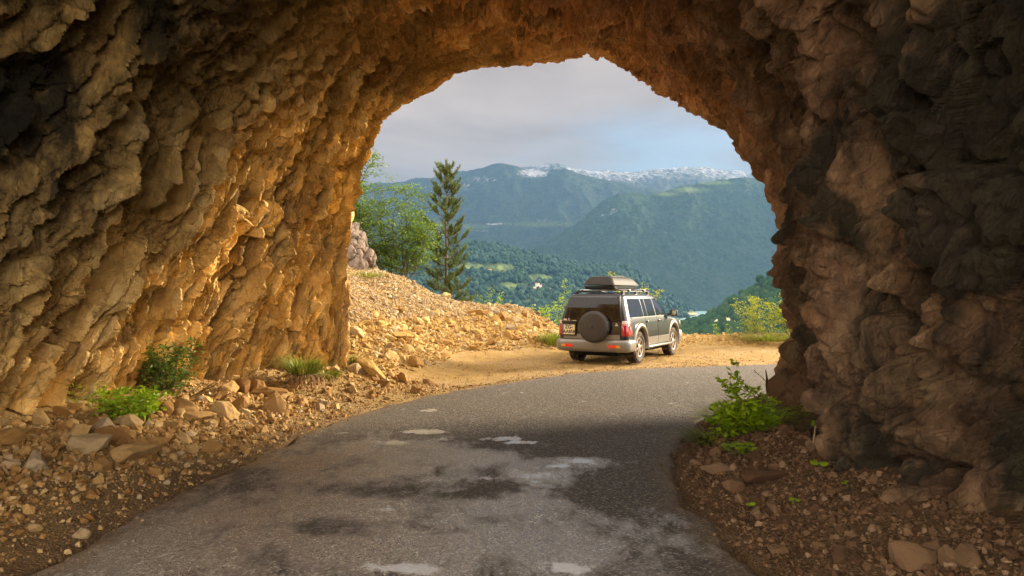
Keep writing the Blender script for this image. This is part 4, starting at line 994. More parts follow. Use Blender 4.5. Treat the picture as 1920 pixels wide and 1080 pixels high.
# ------------------------------------------------------------------ ROCKS
def rock_mesh(seed, n=22, flat=0.75, detail=True):
    rng = np.random.default_rng(seed)
    p = rng.normal(0, 1, (n, 3)); p /= np.linalg.norm(p, axis=1)[:, None]; p *= (0.75 + 0.35 * rng.random(n))[:, None]
    p *= np.array([1, 0.6 + 0.35 * rng.random(), 0.45 + 0.4 * rng.random()])
    bm = bmesh.new()
    for q in p: bm.verts.new(q)
    r = bmesh.ops.convex_hull(bm, input=bm.verts)
    for v in [v for v in bm.verts if not v.link_faces]: bm.verts.remove(v)
    if detail:
        bmesh.ops.dissolve_limit(bm, angle_limit=math.radians(9), verts=bm.verts, edges=bm.edges)
        bmesh.ops.bevel(bm, geom=list(bm.edges), offset=0.045, segments=1, affect='EDGES', profile=0.6)
        bmesh.ops.triangulate(bm, faces=bm.faces)
        bmesh.ops.subdivide_edges(bm, edges=[e for e in bm.edges if e.calc_length() > .25], cuts=2, use_grid_fill=True)
        bmesh.ops.triangulate(bm, faces=bm.faces)
        vv = np.array([v.co[:] for v in bm.verts]); d = fbm(vv * 2.3 + seed, 3, seed) * 0.10 + fbm(vv * 7 + seed, 2, seed + 3) * 0.035
        for v, k in zip(bm.verts, d): v.co += v.co.normalized() * float(k)
    else:
        bmesh.ops.triangulate(bm, faces=bm.faces)
    bm.verts.index_update()
    v = np.array([x.co[:] for x in bm.verts]); f = np.array([[q.index for q in fa.verts] for fa in bm.faces]); bm.free()
    s_ = np.abs(v).max(); return v / s_, f

GOLD = [(0, (0.22, 0.11, 0.028)), (0.3, (0.35, 0.205, 0.052)), (0.6, (0.44, 0.285, 0.085)), (0.85, (0.50, 0.36, 0.145)), (1, (0.36, 0.285, 0.18))]
DARK = [(0, (0.075, 0.04, 0.02)), (0.4, (0.13, 0.072, 0.036)), (0.8, (0.20, 0.12, 0.062)), (1, (0.30, 0.20, 0.12))]
GREY = [(0, (0.17, 0.11, 0.05)), (0.4, (0.27, 0.19, 0.095)), (0.75, (0.35, 0.265, 0.15)), (1, (0.42, 0.35, 0.24))]
OCHRE = [(0, (0.17, 0.082, 0.022)), (0.3, (0.27, 0.145, 0.042)), (0.6, (0.36, 0.215, 0.075)), (0.85, (0.44, 0.30, 0.13)), (1, (0.34, 0.26, 0.17))]
MR = {'gold': mat_rock('golden_limestone', GOLD), 'dark': mat_rock('brown_limestone', DARK), 'ochre': mat_rock('ochre_limestone', OCHRE)}
MRA = {'gold': mat_rock('golden_rubble', GOLD, False), 'dark': mat_rock('brown_rubble', DARK, False), 'ochre': mat_rock('ochre_rubble', OCHRE, False), 'grey': mat_rock('grey_rubble', GREY, False)}
VAR = [rock_mesh(100 + k) for k in range(12)]
VMESH = []
for k, (v, f) in enumerate(VAR):
    o = new_mesh('rock', v, f, None, None, False, link=False); VMESH.append(o.data); bpy.data.objects.remove(o)
SM = [rock_mesh(300 + k, 13, detail=False) for k in range(10)]

def wall_ok(x, y):
    """keep loose stones inside the passage and off the road"""
    lx = np.interp(y, [3, 5, 7.5, 10.6, 12.4, 13.8, 14.2], [-5.8, -5.5, -5.15, -4.55, -4.0, -3.0, -9])
    rx = np.interp(y, [3, 6, 8, 9.8, 10.4, 12.4, 13], [3.1, 3.05, 3.05, 3.2, 3.6, 4.5, 12])
    return (x > lx) & (x < rx)

def sample_rocks(n, region, smin, smax, power, seed):
    rng = np.random.default_rng(seed); out = []
    while sum(len(a) for a in out) < n:
        m = n * 3
        x, y, wgt = region(rng, m)
        rdd = road_dist(x, y); ok = wall_ok(x, y) & ((rdd > 0.06) | ((rdd > -.3) & (seed >= 11) & (rng.random(m) < .25 * np.exp(rdd / .1)))) & (rng.random(m) < wgt)
        out.append(np.stack([x[ok], y[ok]], 1))
    xy = np.concatenate(out)[:n]
    u = rng.random(n); s = (smin ** (-power) + u * (smax ** (-power) - smin ** (-power))) ** (-1 / power)
    return xy, s, rng

def reg_left(rng, m):
    y = 4.0 + 10.3 * rng.random(m); lx = np.interp(y, [4, 7.5, 10.6, 12.4, 14.2], [-5.7, -5.15, -4.55, -4.0, -3.0]); ex = np.interp(y, ROAD_L[:9, 1], ROAD_L[:9, 0])
    f = rng.random(m); x = ex + (lx - ex) * f
    return x, y, np.clip(0.12 + 1.3 * np.exp(-((f - .55) / .3) ** 2), 0, 1) * (0.5 + .5 * (y < 11))
def reg_heap(rng, m):
    x = -6 + 8.2 * rng.random(m); y = 14 + 10.9 * rng.random(m); b = ground_base(x, y)
    return x, y, smooth(0.10, 0.28, b)
def reg_right(rng, m):
    y = 3.8 + 7.4 * rng.random(m); rx = np.interp(y, [3, 6, 8, 9.8, 11.2], [3.1, 3.05, 3.05, 3.2, 3.9]); ex = np.interp(y, ROAD_R[:8, 1], ROAD_R[:8, 0])
    f = rng.random(m); return ex + (rx - ex) * f, y, np.clip(.25 + f, 0, 1)
def reg_berm(rng, m):
    x = 1 + 11 * rng.random(m); y = 22.3 + 2.7 * rng.random(m); return x, y, smooth(0.08, 0.25, ground_base(x, y))
def reg_flat(rng, m):
    x = -3 + 13 * rng.random(m); y = 12.5 + 11 * rng.random(m); return x, y, 0.35 + 0 * x
def reg_edge(rng, m):
    x = -5 + 10 * rng.random(m); y = 3.5 + 15 * rng.random(m); d = road_dist(x, y); return x, y, np.exp(-np.maximum(d, 0) / .35)

rest = []            # small stuff
n_rock = 0
GR = {'left': ('rocks at the foot of the left tunnel wall', 'rough tan rock among the loose stones between the left tunnel wall and the road'),
      'heap': ('rocks of the rubble heap beyond the tunnel mouth', 'golden broken rock lying on the rubble slope beyond the tunnel mouth'),
      'right': ('rocks at the foot of the right tunnel wall', 'brown shaded rock on the dirt between the right tunnel wall and the road'),
      'berm': ('stones along the bank behind the car', 'pale stone on the low gravel bank at the edge of the lay-by')}
def put_rock(xy, s, rng, mat, label, group, sink=0.3, shape=None, scale=None, rot=None, z=None):
    o = bpy.data.objects.new('rock', VMESH[int(rng.integers(12)) if shape is None else shape])
    o.data.materials.clear() if False else None
    o.location = (xy[0], xy[1], (float(ground_h(xy[0], xy[1])[0]) + s * (0.5 - sink)) if z is None else z)
    o.scale = (s, s * (0.75 + .4 * rng.random()), s * (0.7 + .4 * rng.random())) if scale is None else scale
    o.rotation_euler = (rng.normal(0, .35), rng.normal(0, .35), rng.random() * 6.28) if rot is None else rot
    COL.objects.link(o)
    if not o.material_slots: o.data.materials.append(MR['gold'])
    o.material_slots[0].link = 'OBJECT'; o.material_slots[0].material = MR[mat]
    return tag(o, label, 'rock', group)
for key, region, n, smin, smax, pw_, ntop, mat, seed in (('left', reg_left, 1900, .028, .2, 2.5, 118, 'ochre', 1), ('heap', reg_heap, 3800, .045, .22, 2.7, 105, 'gold', 2), ('right', reg_right, 1300, .02, .13, 2.9, 45, 'dark', 3), ('berm', reg_berm, 800, .03, .10, 2.4, 12, 'gold', 4)):
    xy, s, rng = sample_rocks(n, region, smin, smax, pw_, seed)
    order = np.argsort(-s / xy[:, 1])
    gb = ground_base(xy[:, 0], xy[:, 1]) + .25 * fbm(np.stack([xy[:, 0], xy[:, 1], 0 * s], 1) * .8, 3, 770) if key == 'heap' else None
    if key == 'heap': s = np.where(gb > 1.15, np.minimum(s, .13) * .8, s); order = np.argsort(-s / xy[:, 1])
    for i in order[:ntop]: put_rock(xy[i], s[i], rng, mat, GR[key][1], GR[key][0])
    if key == 'heap':
        lo = order[ntop:]; up_ = lo[gb[lo] > 1.05]; rest.append((xy[up_], s[up_], 'grey', .25, key)); order = np.concatenate([order[:ntop], lo[gb[lo] <= 1.05]])
    rest.append((xy[order[ntop:]], s[order[ntop:]], mat, 0.25, key))
def put_px(px, py, zg, s, shape, scale, rot, mat, label, group=None):
    d = F * (CAMZ - zg) / (py - HY); q = P(px, py, d); rng = np.random.default_rng(int(px))
    return put_rock(q[:2], s, rng, mat, label, group, shape=shape, scale=tuple(s * k for k in scale), rot=rot, sink=.18)
G1, G2, G3 = GR['left'][0], GR['heap'][0], GR['right'][0]
for a in ((172, 872, .12, .21, 0, (1.1, .8, .7), (0, .1, .3), 'ochre', 'large squarish tan block, left one of the two biggest rocks on the left shoulder', G1),
          (252, 872, .13, .24, 4, (1.25, .85, .75), (.1, 0, 1.2), 'ochre', 'largest tan boulder on the left shoulder, right one of the two big rocks', G1),
          (150, 842, .2, .2, 2, (1, .8, .8), (.2, .1, 2.), 'ochre', 'pale wedge shaped rock just behind the two biggest rocks on the left', G1),
          (208, 838, .22, .19, 6, (1, .8, .9), (0, .3, .5), 'ochre', 'tan rock below the leafy plant, behind the largest boulder', G1),
          (60, 893, .2, .15, 7, (1, .9, .9), (0, .2, .2), 'ochre', 'pale rock lying alone near the left edge of the photo', G1),
          (420, 790, .15, .2, 3, (1, .8, .9), (.2, 0, .7), 'ochre', 'pointed tan rock standing up right of the leafy plant', G1),
          (515, 775, .12, .22, 8, (.7, .7, 1.25), (.1, .2, .1), 'ochre', 'tall upright tan rock at the right end of the left stone pile', G1),
          (455, 748, .25, .19, 9, (1, .8, 1), (.3, 0, 2.2), 'ochre', 'rounded tan rock on top of the stone pile below the dirt cone', G1),
          (505, 745, .25, .2, 10, (1.3, .7, .6), (0, .1, .4), 'ochre', 'long flat tan rock leaning on the upright rock in the stone pile', G1),
          (375, 790, .2, .2, 1, (1.2, .8, .6), (.1, .1, .9), 'ochre', 'broad tan rock touching the right side of the leafy plant', G1),
          (755, 607, 1.02, .42, 5, (1, .8, .75), (0, .15, .8), 'gold', 'big yellow boulder high on the rubble slope, nearest the tunnel mouth', G2),
          (838, 625, .42, .30, 11, (.8, .8, 1.0), (.1, .2, .3), 'gold', 'yellow boulder standing at the foot of the slope below the pine', G2),
          (893, 632, .38, .36, 2, (1.25, .8, .6), (0, -.1, .2), 'gold', 'wide yellow boulder at the base of the heap left of the car', G2),
          (940, 630, .42, .28, 6, (1, .8, .8), (0, .2, 1.3), 'gold', 'orange yellow rock in the middle of the heap left of the car', G2),
          (1008, 636, .3, .24, 3, (1, .8, .8), (.1, 0, 2.3), 'gold', 'reddish rock at the car end of the rubble heap', G2),
          (695, 715, .12, .34, 8, (1.5, .5, .45), (0, .45, -.7), 'gold', 'long slanting slab at the foot of the left mouth wall', G2),
          (1430, 905, .1, .19, 4, (1.5, .8, .6), (0, 0, .3), 'dark', 'long brown slab lying below the bright seedlings on the right', G3),
          (1375, 915, .06, .13, 0, (1, .8, .8), (0, .2, .9), 'dark', 'squat dark rock left of the long brown slab on the right', G3),
          (1345, 885, .06, .13, 9, (1.2, .8, .6), (.1, 0, 0), 'dark', 'flat brown rock nearest the road beside the right weeds', G3),
          (1705, 1030, .25, .16, 7, (1.3, .8, .8), (0, 0, .4), 'dark', 'dark block on the dirt near the lower right corner', G3)):
    put_px(*a)
o = put_px(1505, 775, .22, .62, 4, (1.0, .75, .95), (.15, -.3, .55), 'dark', 'large pale block jutting from the foot of the right tunnel wall beside the weeds')
def stones(name, sets, mat, seed):
    """all the stones too small and many to count, as one mass"""
    rng = np.random.default_rng(seed); m = MB()
    for xy, s in sets:
        z = np.where(road_dist(xy[:, 0], xy[:, 1]) < 0, .012, ground_h(xy[:, 0], xy[:, 1])); kind = rng.integers(0, 10, len(s))
        for k in range(10):
            idx = np.where(kind == k)[0]
            if not len(idx): continue
            v, f = SM[k]; n = len(idx)
            qn = rng.normal(0, 1, (n, 4)); qn[:, 3] *= 1.5; qn /= np.linalg.norm(qn, axis=1)[:, None]
            a, b, c, d = qn[:, 0], qn[:, 1], qn[:, 2], qn[:, 3]
            R = np.stack([1-2*(b*b+c*c), 2*(a*b-c*d), 2*(a*c+b*d), 2*(a*b+c*d), 1-2*(a*a+c*c), 2*(b*c-a*d), 2*(a*c-b*d), 2*(b*c+a*d), 1-2*(a*a+b*b)], 1).reshape(n, 3, 3)
            vv = np.einsum('nij,vj->nvi', R, v) * s[idx][:, None, None]
            vv += np.stack([xy[idx, 0], xy[idx, 1], z[idx] + s[idx] * .22], 1)[:, None]
            ff = (f[None] + (np.arange(n) * len(v))[:, None, None]).reshape(-1, 3)
            m.add(vv, ff, None, np.repeat(rng.random(n), len(v)))
    return tag(m.build(name, mat), kind='stuff')
gold_sets = [(xy, s) for xy, s, mt, _, k in rest if mt == 'gold']; dark_sets = [(xy, s) for xy, s, mt, _, k in rest if mt == 'dark']; ochre_sets = [(xy, s) for xy, s, mt, _, k in rest if mt == 'ochre']
xy, s, _ = sample_rocks(16000, reg_left, .007, .036, 1.6, 11); ochre_sets.append((xy, s))
for region, n, a, b, pw_, seed in ((reg_heap, 14000, .02, .055, 1.8, 12), (reg_berm, 3500, .012, .035, 1.8, 14), (reg_flat, 7000, .007, .035, 2.0, 15)):
    xy, s, _ = sample_rocks(n, region, a, b, pw_, seed); gold_sets.append((xy, s))
for region, n, a, b, pw_, seed in ((reg_right, 9000, .005, .03, 1.6, 13), (reg_edge, 9000, .004, .02, 1.8, 16)):
    xy, s, _ = sample_rocks(n, region, a, b, pw_, seed); dark_sets.append((xy, s))
stones('rubble', gold_sets, MRA['gold'], 1); grey_sets = [(xy, s) for xy, s, mt, _, k in rest if mt == 'grey']; xy, s, _ = sample_rocks(9000, lambda r_, m_: (lambda a: (a[0], a[1], a[2] * smooth(.9, 1.3, ground_base(a[0], a[1]))))(reg_heap(r_, m_)), .02, .055, 1.8, 19); grey_sets.append((xy, s))
stones('rubble', grey_sets, MRA['grey'], 4); stones('rubble', ochre_sets, MRA['ochre'], 3); stones('gravel', dark_sets, MRA['dark'], 2)

# ------------------------------------------------------------------ PLANTS
BARK = plain('grey_bark', (0.10, 0.075, 0.05), 0.9, 0.2)
STEM = plain('green_stem', (0.12, 0.13, 0.04), 0.7, 0.3)
DRY = plain('dry_stalk', (0.42, 0.30, 0.16), 0.85, 0.2)
LF = {'tree': mat_leaf('tree_leaves', [(0, (0.07, 0.14, 0.014)), (0.5, (0.13, 0.22, 0.022)), (1, (0.22, 0.31, 0.04))]),
      'pine': mat_leaf('pine_needles', [(0, (0.035, 0.060, 0.012)), (0.5, (0.075, 0.115, 0.022)), (1, (0.15, 0.175, 0.032))], 0.15, 0.6),
      'bright': mat_leaf('young_leaves', [(0, (0.17, 0.26, 0.012)), (0.5, (0.28, 0.41, 0.018)), (1, (0.40, 0.50, 0.025))], 0.45),
      'weed': mat_leaf('weed_leaves', [(0, (0.15, 0.25, 0.014)), (0.5, (0.27, 0.41, 0.018)), (1, (0.40, 0.52, 0.025))], 0.4),
      'yellow': mat_leaf('yellowish_leaves', [(0, (0.15, 0.20, 0.012)), (0.5, (0.27, 0.31, 0.018)), (1, (0.40, 0.40, 0.03))], 0.45),
      'dark': mat_leaf('dark_leaves', [(0, (0.045, 0.080, 0.010)), (0.5, (0.08, 0.135, 0.014)), (1, (0.13, 0.19, 0.02))], 0.3),
      'grass': mat_leaf('grass_blades', [(0, (0.11, 0.15, 0.015)), (0.5, (0.19, 0.23, 0.022)), (1, (0.33, 0.30, 0.07))], 0.4),
      'lush': mat_leaf('lush_leaves', [(0, (0.24, 0.36, 0.012)), (0.5, (0.38, 0.54, 0.016)), (1, (0.52, 0.66, 0.025))], 0.5),
      'petal': plain('white_petal', (0.75, 0.72, 0.6), 0.6)}
def curve(p0, p1, bend, n=8):
    t = np.linspace(0, 1, n)[:, None]; p0, p1 = np.asarray(p0, float), np.asarray(p1, float)
    return p0 + (p1 - p0) * t + np.asarray(bend) * (4 * t * (1 - t)) * 0.5

def broadleaf(name, label, cat, base, stems, leafmat, nsub, nleaf, lsize, spread, seed, group=None, sub_len=.5, r0=.03, flat=.35, start=.35, bark=None, part='trunk', leaf_part='crown', wratio=.5):
    """stems: list of (end offset, bend); twigs leave the upper stem, leaves sit in flat sprays on the twigs"""
    rng = np.random.default_rng(seed)
    e = empty(name, base, label, cat, group); tr = MB(); cr = MB()
    for end, bend in stems:
        L = np.linalg.norm(end); path = curve((rng.normal(0, .03) * L, rng.normal(0, .03) * L, -.25), end, bend, 12)
        path[1:] += rng.normal(0, .012 * L, (11, 3)); tr.tube(path, np.linspace(r0, r0 * .18, 12), 6)
        for k in range(nsub):
            f = start + (1.0 - start) * (k + rng.random()) / nsub; i = f * 11; j = min(int(i), 10); p = path[j] + (path[j + 1] - path[j]) * (i - j)
            a = rng.random() * 6.283; ln = sub_len * (1.25 - f * .75) * (.6 + .7 * rng.random())
            d = np.array([math.cos(a), math.sin(a), .15 + .55 * rng.random()]); tw = curve(p, p + d * ln, (0, 0, -.12 * ln), 6)
            tr.tube(tw, np.linspace(r0 * .25, r0 * .06, 6), 4)
            m = max(3, int(nleaf * (.5 + rng.random()))); u = rng.random(m) ** .7 * 5; jj = np.minimum(u.astype(int), 4)
            c = tw[jj] + (tw[jj + 1] - tw[jj]) * (u - jj)[:, None] + rng.normal(0, spread, (m, 3)) * np.array([1, 1, flat])
            ld = d + rng.normal(0, .8, (m, 3)) * np.array([1, 1, .5]); ld[:, 2] -= .25
            nr_ = rng.normal(0, .45, (m, 3)) + np.array([0, 0, 1])
            cr.leaves(c, ld, nr_, lsize * (.6 + .8 * rng.random(m)), lsize * wratio * (.6 + .8 * rng.random(m)), .12)
    tr.build(part, bark or BARK, e, True); cr.build(leaf_part, leafmat, e)
    return e

def pine(base, h):
    rng = np.random.default_rng(77)
    e = empty('pine_tree', base, 'slender dark green pine standing at the edge of the rubble slope', 'pine tree')
    tr = MB(); cr = MB()
    tp = np.stack([np.interp(np.linspace(0, h, 14), [0, h], [0, .03]) + rng.normal(0, .012, 14), rng.normal(0, .012, 14), np.linspace(-.6, h, 14)], 1)
    tr.tube(tp, np.linspace(.075, .012, 14), 8)
    def brush(path, ln, dens, r0=0.0):
        n = int(dens * np.linalg.norm(path[-1] - path[0]) * 100)
        u = (r0 + (1 - r0) * rng.random(n)) * (len(path) - 1); j = np.minimum(u.astype(int), len(path) - 2)
        c = path[j] + (path[j + 1] - path[j]) * (u - j)[:, None]; ax = path[j + 1] - path[j]; ax /= np.linalg.norm(ax, axis=1)[:, None]
        d = ax * .9 + rng.normal(0, .62, (n, 3)) + np.array([0, 0, .25])
        cr.leaves(c, d, rng.normal(0, 1, (n, 3)), ln * (.7 + .5 * rng.random(n)), .014, 0)
    z = .25
    while z < h * .93:
        f = z / h; nb = rng.integers(4, 6); a0 = rng.random() * 6.28
        for k in range(nb):
            a = a0 + k / nb * 6.283 + rng.normal(0, .25); ln = (1.16 * (1 - f) ** .68 + .08) * (.65 + .5 * rng.random())
            if .28 < f < .42: ln *= .8
            up = -.06 + .62 * f; rz = z + rng.normal(0, .06)
            end = np.array([math.cos(a) * ln, math.sin(a) * ln, rz + ln * up + .10]); p = curve((0, 0, rz), end, (0, 0, -.34 * ln), 7)
            tr.tube(p, np.linspace(.02, .006, 7), 5)
            brush(p, .125, 1.15, .40)
            for m in range(int(4 + ln * 7)):
                i = 2 + rng.random() * 3.9; j = int(i); q = p[j] + (p[j + 1] - p[j]) * (i - j)
                b = a + rng.choice([-1, 1]) * (.5 + .5 * rng.random()); l2 = .12 + .24 * rng.random()
                p2 = curve(q, q + np.array([math.cos(b) * l2 * .8, math.sin(b) * l2 * .8, .08 + l2 * .75]), (0, 0, -.05), 4)
                tr.tube(p2, np.linspace(.008, .004, 4), 4); brush(p2, .11, 2.2, .1)
        z += .43 - .15 * f + rng.normal(0, .02)
    brush(np.array([[0, 0, h * .86], [0, 0, h * .93], [0.02, 0, h + .12]]), .13, 2.5)
    for k in range(5):
        a = k * 1.25; p = curve((0, 0, h * .90), (math.cos(a) * .15, math.sin(a) * .15, h * .97 + .1), (0, 0, -.05), 4); brush(p, .11, 2.2, .1)
    tr.build('trunk', BARK, e, True); cr.build('crown', LF['pine'], e)

def gz(x, y): return float(ground_h(x, y)[0])
def at_px(px, py, d): q = P(px, py, d); return q
def base_at(px, d): x = (px - CX) / F * d; return (x, d, gz(x, d))

b = base_at(836, 27.6); top = P(838, 306, 27.6); pine((b[0], b[1], b[2]), top[2] - b[2])
def S(n, h, sp, seed, up=1.0):
    rng = np.random.default_rng(seed); out = []
    for k in range(n):
        a = k / n * 6.283 + rng.random(); hh = h * (.65 + .45 * rng.random()); r = sp * (.3 + .8 * rng.random())
        out.append((np.array([math.cos(a) * r, math.sin(a) * r, hh]), (math.cos(a) * r * .3, math.sin(a) * r * .3, -hh * .05)))
    return out
b = base_at(742, 26.2)
broadleaf('broadleaf_tree', 'many stemmed bushy green tree between the tunnel mouth and the pine', 'tree', b, S(12, 3.4, 1.8, 5), LF['tree'], 27, 48, .095, .15, 8, sub_len=.85, r0=.035, start=.30)
b = base_at(655, 25.0)
broadleaf('broadleaf_tree', 'leafy tree reaching out from behind the left edge of the tunnel mouth', 'tree', (b[0] - .5, b[1], b[2]), [(np.array([1.5, 0, 3.6]), (-.6, 0, .5)), (np.array([1.0, .2, 4.4]), (-.8, 0, .3)), (np.array([.75, -.2, 2.6]), (-.4, 0, .4)), (np.array([.4, .3, 3.4]), (-.4, 0, 0)), (np.array([1.1, .2, 1.7]), (-.3, 0, .4))], LF['tree'], 26, 44, .10, .15, 9, sub_len=.7, r0=.05, start=.35)
b = base_at(885, 26.2)
broadleaf('shrub', 'leaning leafy shoot right of the foot of the pine', 'shrub', b, [(np.array([.75, 0, 1.05]), (0, 0, -.1)), (np.array([.25, .1, .8]), (0, 0, 0)), (np.array([.5, -.2, .6]), (0, 0, 0))], LF['tree'], 16, 14, .07, .05, 21, 'shoots on the crest of the heap', .16, .014, .8, .1)
b = base_at(915, 26.0)
broadleaf('shrub', 'second leaning shoot, nearer the car than the one by the pine', 'shrub', b, [(np.array([.55, 0, .85]), (0, 0, -.1)), (np.array([.85, .1, .45]), (0, 0, .1)), (np.array([.15, .1, .5]), (0, 0, 0)), (np.array([-.4, .1, .35]), (0, 0, 0))], LF['weed'], 14, 13, .07, .05, 22, 'shoots on the crest of the heap', .16, .012, .8, .1)
b = base_at(1020, 25.0)
broadleaf('bush', 'small round yellow-green bush on the heap left of the car', 'bush', b, S(7, .5, .42, 31), LF['weed'], 9, 12, .06, .05, 31, sub_len=.2, r0=.008, start=.2)
b = base_at(1052, 25.2)
broadleaf('sapling', 'thin upright sapling rising just left of the car', 'sapling', b, [(np.array([.16, 0, 1.75]), (.05, 0, 0)), (np.array([-.15, .1, 1.0]), (0, 0, 0)), (np.array([.3, .1, .8]), (0, 0, 0)), (np.array([0, -.1, 1.25]), (.1, 0, 0))], LF['weed'], 22, 10, .065, .05, 33, sub_len=.24, r0=.012, start=.12)
b = base_at(1195, 25.4)
broadleaf('shrub', 'leafy shrub showing above the car roof beside the roof box', 'shrub', b, [(np.array([.25, 0, 1.95]), (0, 0, 0)), (np.array([.75, 0, 1.75]), (0, 0, .5)), (np.array([-.9, .2, 2.35]), (.2, 0, .3)), (np.array([.1, .2, 1.6]), (0, 0, 0)), (np.array([.45, .2, 1.3]), (0, 0, .2))], LF['yellow'], 13, 13, .085, .07, 35, sub_len=.28, r0=.016, start=.5)
b = base_at(1418, 24.6)
broadleaf('bush', 'loose yellow-green bush on the bank at the right side of the tunnel mouth', 'bush', b, S(11, 1.2, .75, 41), LF['yellow'], 15, 16, .065, .06, 41, sub_len=.32, r0=.010, start=.2)
b = base_at(1490, 24.0)
broadleaf('broadleaf_tree', 'bright yellow-green branches poking out behind the right tunnel wall', 'tree', (b[0], b[1], b[2]), [(np.array([-.35, 0, 1.5]), (.2, 0, .2)), (np.array([-.75, 0, 1.15]), (.1, 0, .3)), (np.array([.2, 0, 1.7]), (0, 0, 0)), (np.array([-.6, .2, .7]), (0, 0, .2)), (np.array([.5, .2, 1.2]), (0, 0, .2))], LF['yellow'], 15, 16, .095, .09, 43, sub_len=.4, r0=.025, start=.25)

def grass_tuft(label, base, n, h, r, seed, mat='grass', roots=False, cat='grass tuft', lean=(0, 0)):
    rng = np.random.default_rng(seed); e = empty('grass_tuft', base, label, cat, 'grass tufts'); m = MB()
    for sgn, nn, mt in ((1, n, mat),) + (((-1, n // 4, 'root'),) if roots else ()):
        vv, tt = [], []; mm = MB()
        for k in range(nn):
            a = rng.random() * 6.283; rr = r * math.sqrt(rng.random()); p = np.array([math.cos(a) * rr, math.sin(a) * rr, 0])
            hh = h * (.5 + .7 * rng.random()); out = p * (.9 + rng.random()) + np.array([lean[0], lean[1], 0]) * hh + rng.normal(0, .12 * h, 3)
            if sgn < 0: tip = p + out * .5 + np.array([0.05, -.12, -hh * .9]); mid_ = p + out * .5 + np.array([0, -.1, -.1 * hh])
            else: tip = p + out * 1.2 + np.array([0, 0, hh * .8]); mid_ = p + out * .4 + np.array([0, 0, hh * .62])
            w_ = .007 + .006 * rng.random(); sd = np.array([-math.sin(a), math.cos(a), 0]) * w_
            mm.add([p - sd, p + sd, mid_ + sd * .8, mid_ - sd * .8, tip], [(3, 2, 4)], [(0, 1, 2, 3)], rng.random())
        mm.build('blades' if sgn > 0 else 'dry_roots', LF[mat] if sgn > 0 else plain('dead_root', (0.20, 0.115, 0.055), 0.9, .2), e)
    return e
def tuft_px(px, py, d, lab, n, h, r, seed, **k):
    q = P(px, py, d); return grass_tuft(lab, (q[0], q[1], max(gz(q[0], q[1]) - .02, q[2] if k.pop('free', False) else -9)), n, h, r, seed, **k)
tuft_px(568, 700, 11.6, 'grass tuft with reddish dry roots hanging at the foot of the left wall', 420, .28, .26, 51, roots=True, free=True)
tuft_px(612, 718, 12.6, 'low green grass tuft just right of the one with dry roots', 220, .16, .2, 52)
tuft_px(663, 690, 14.0, 'small grass tuft at the corner of the left mouth wall', 200, .24, .13, 53, free=True)
tuft_px(1036, 640, 22.2, 'dry green grass tuft on the gravel directly left of the car', 380, .42, .32, 54)
tuft_px(1440, 632, 23.8, 'wide strip of fresh grass on the bank under the right bush', 700, .26, .75, 55)
tuft_px(690, 560, 23.0, 'sparse grass on the upper rubble slope below the grey outcrop', 160, .22, .5, 56)
tuft_px(1408, 800, 8.7, 'dense fresh grass among the weeds at the right road edge', 650, .26, .34, 57, mat='lush')
tuft_px(1340, 835, 8.4, 'thin grass fringe between the right weeds and the asphalt', 260, .14, .26, 58)
for px, lab, sd_ in ((1342, 'tall white flowered stalk on the bank, left one of two', 61), (1364, 'tall white flowered stalk on the bank, right one of two', 62)):
    b = base_at(px, 24.6); e = broadleaf('wildflower', lab, 'wildflower', b, [(np.array([.02, 0, .5]), (0, 0, 0)), (np.array([-.08, 0, .35]), (0, 0, 0)), (np.array([.1, 0, .3]), (0, 0, 0))], LF['weed'], 7, 7, .05, .03, sd_, 'flower stalks on the bank', .1, .006, .8, .1, STEM, 'stem', 'leaves')
    fl = MB(); rg = np.random.default_rng(sd_); fl.leaves(np.array([[.02, 0, .5]]) + rg.normal(0, .02, (26, 3)), rg.normal(0, 1, (26, 3)), rg.normal(0, 1, (26, 3)), .045, .03); fl.build('flower_head', LF['petal'], e)

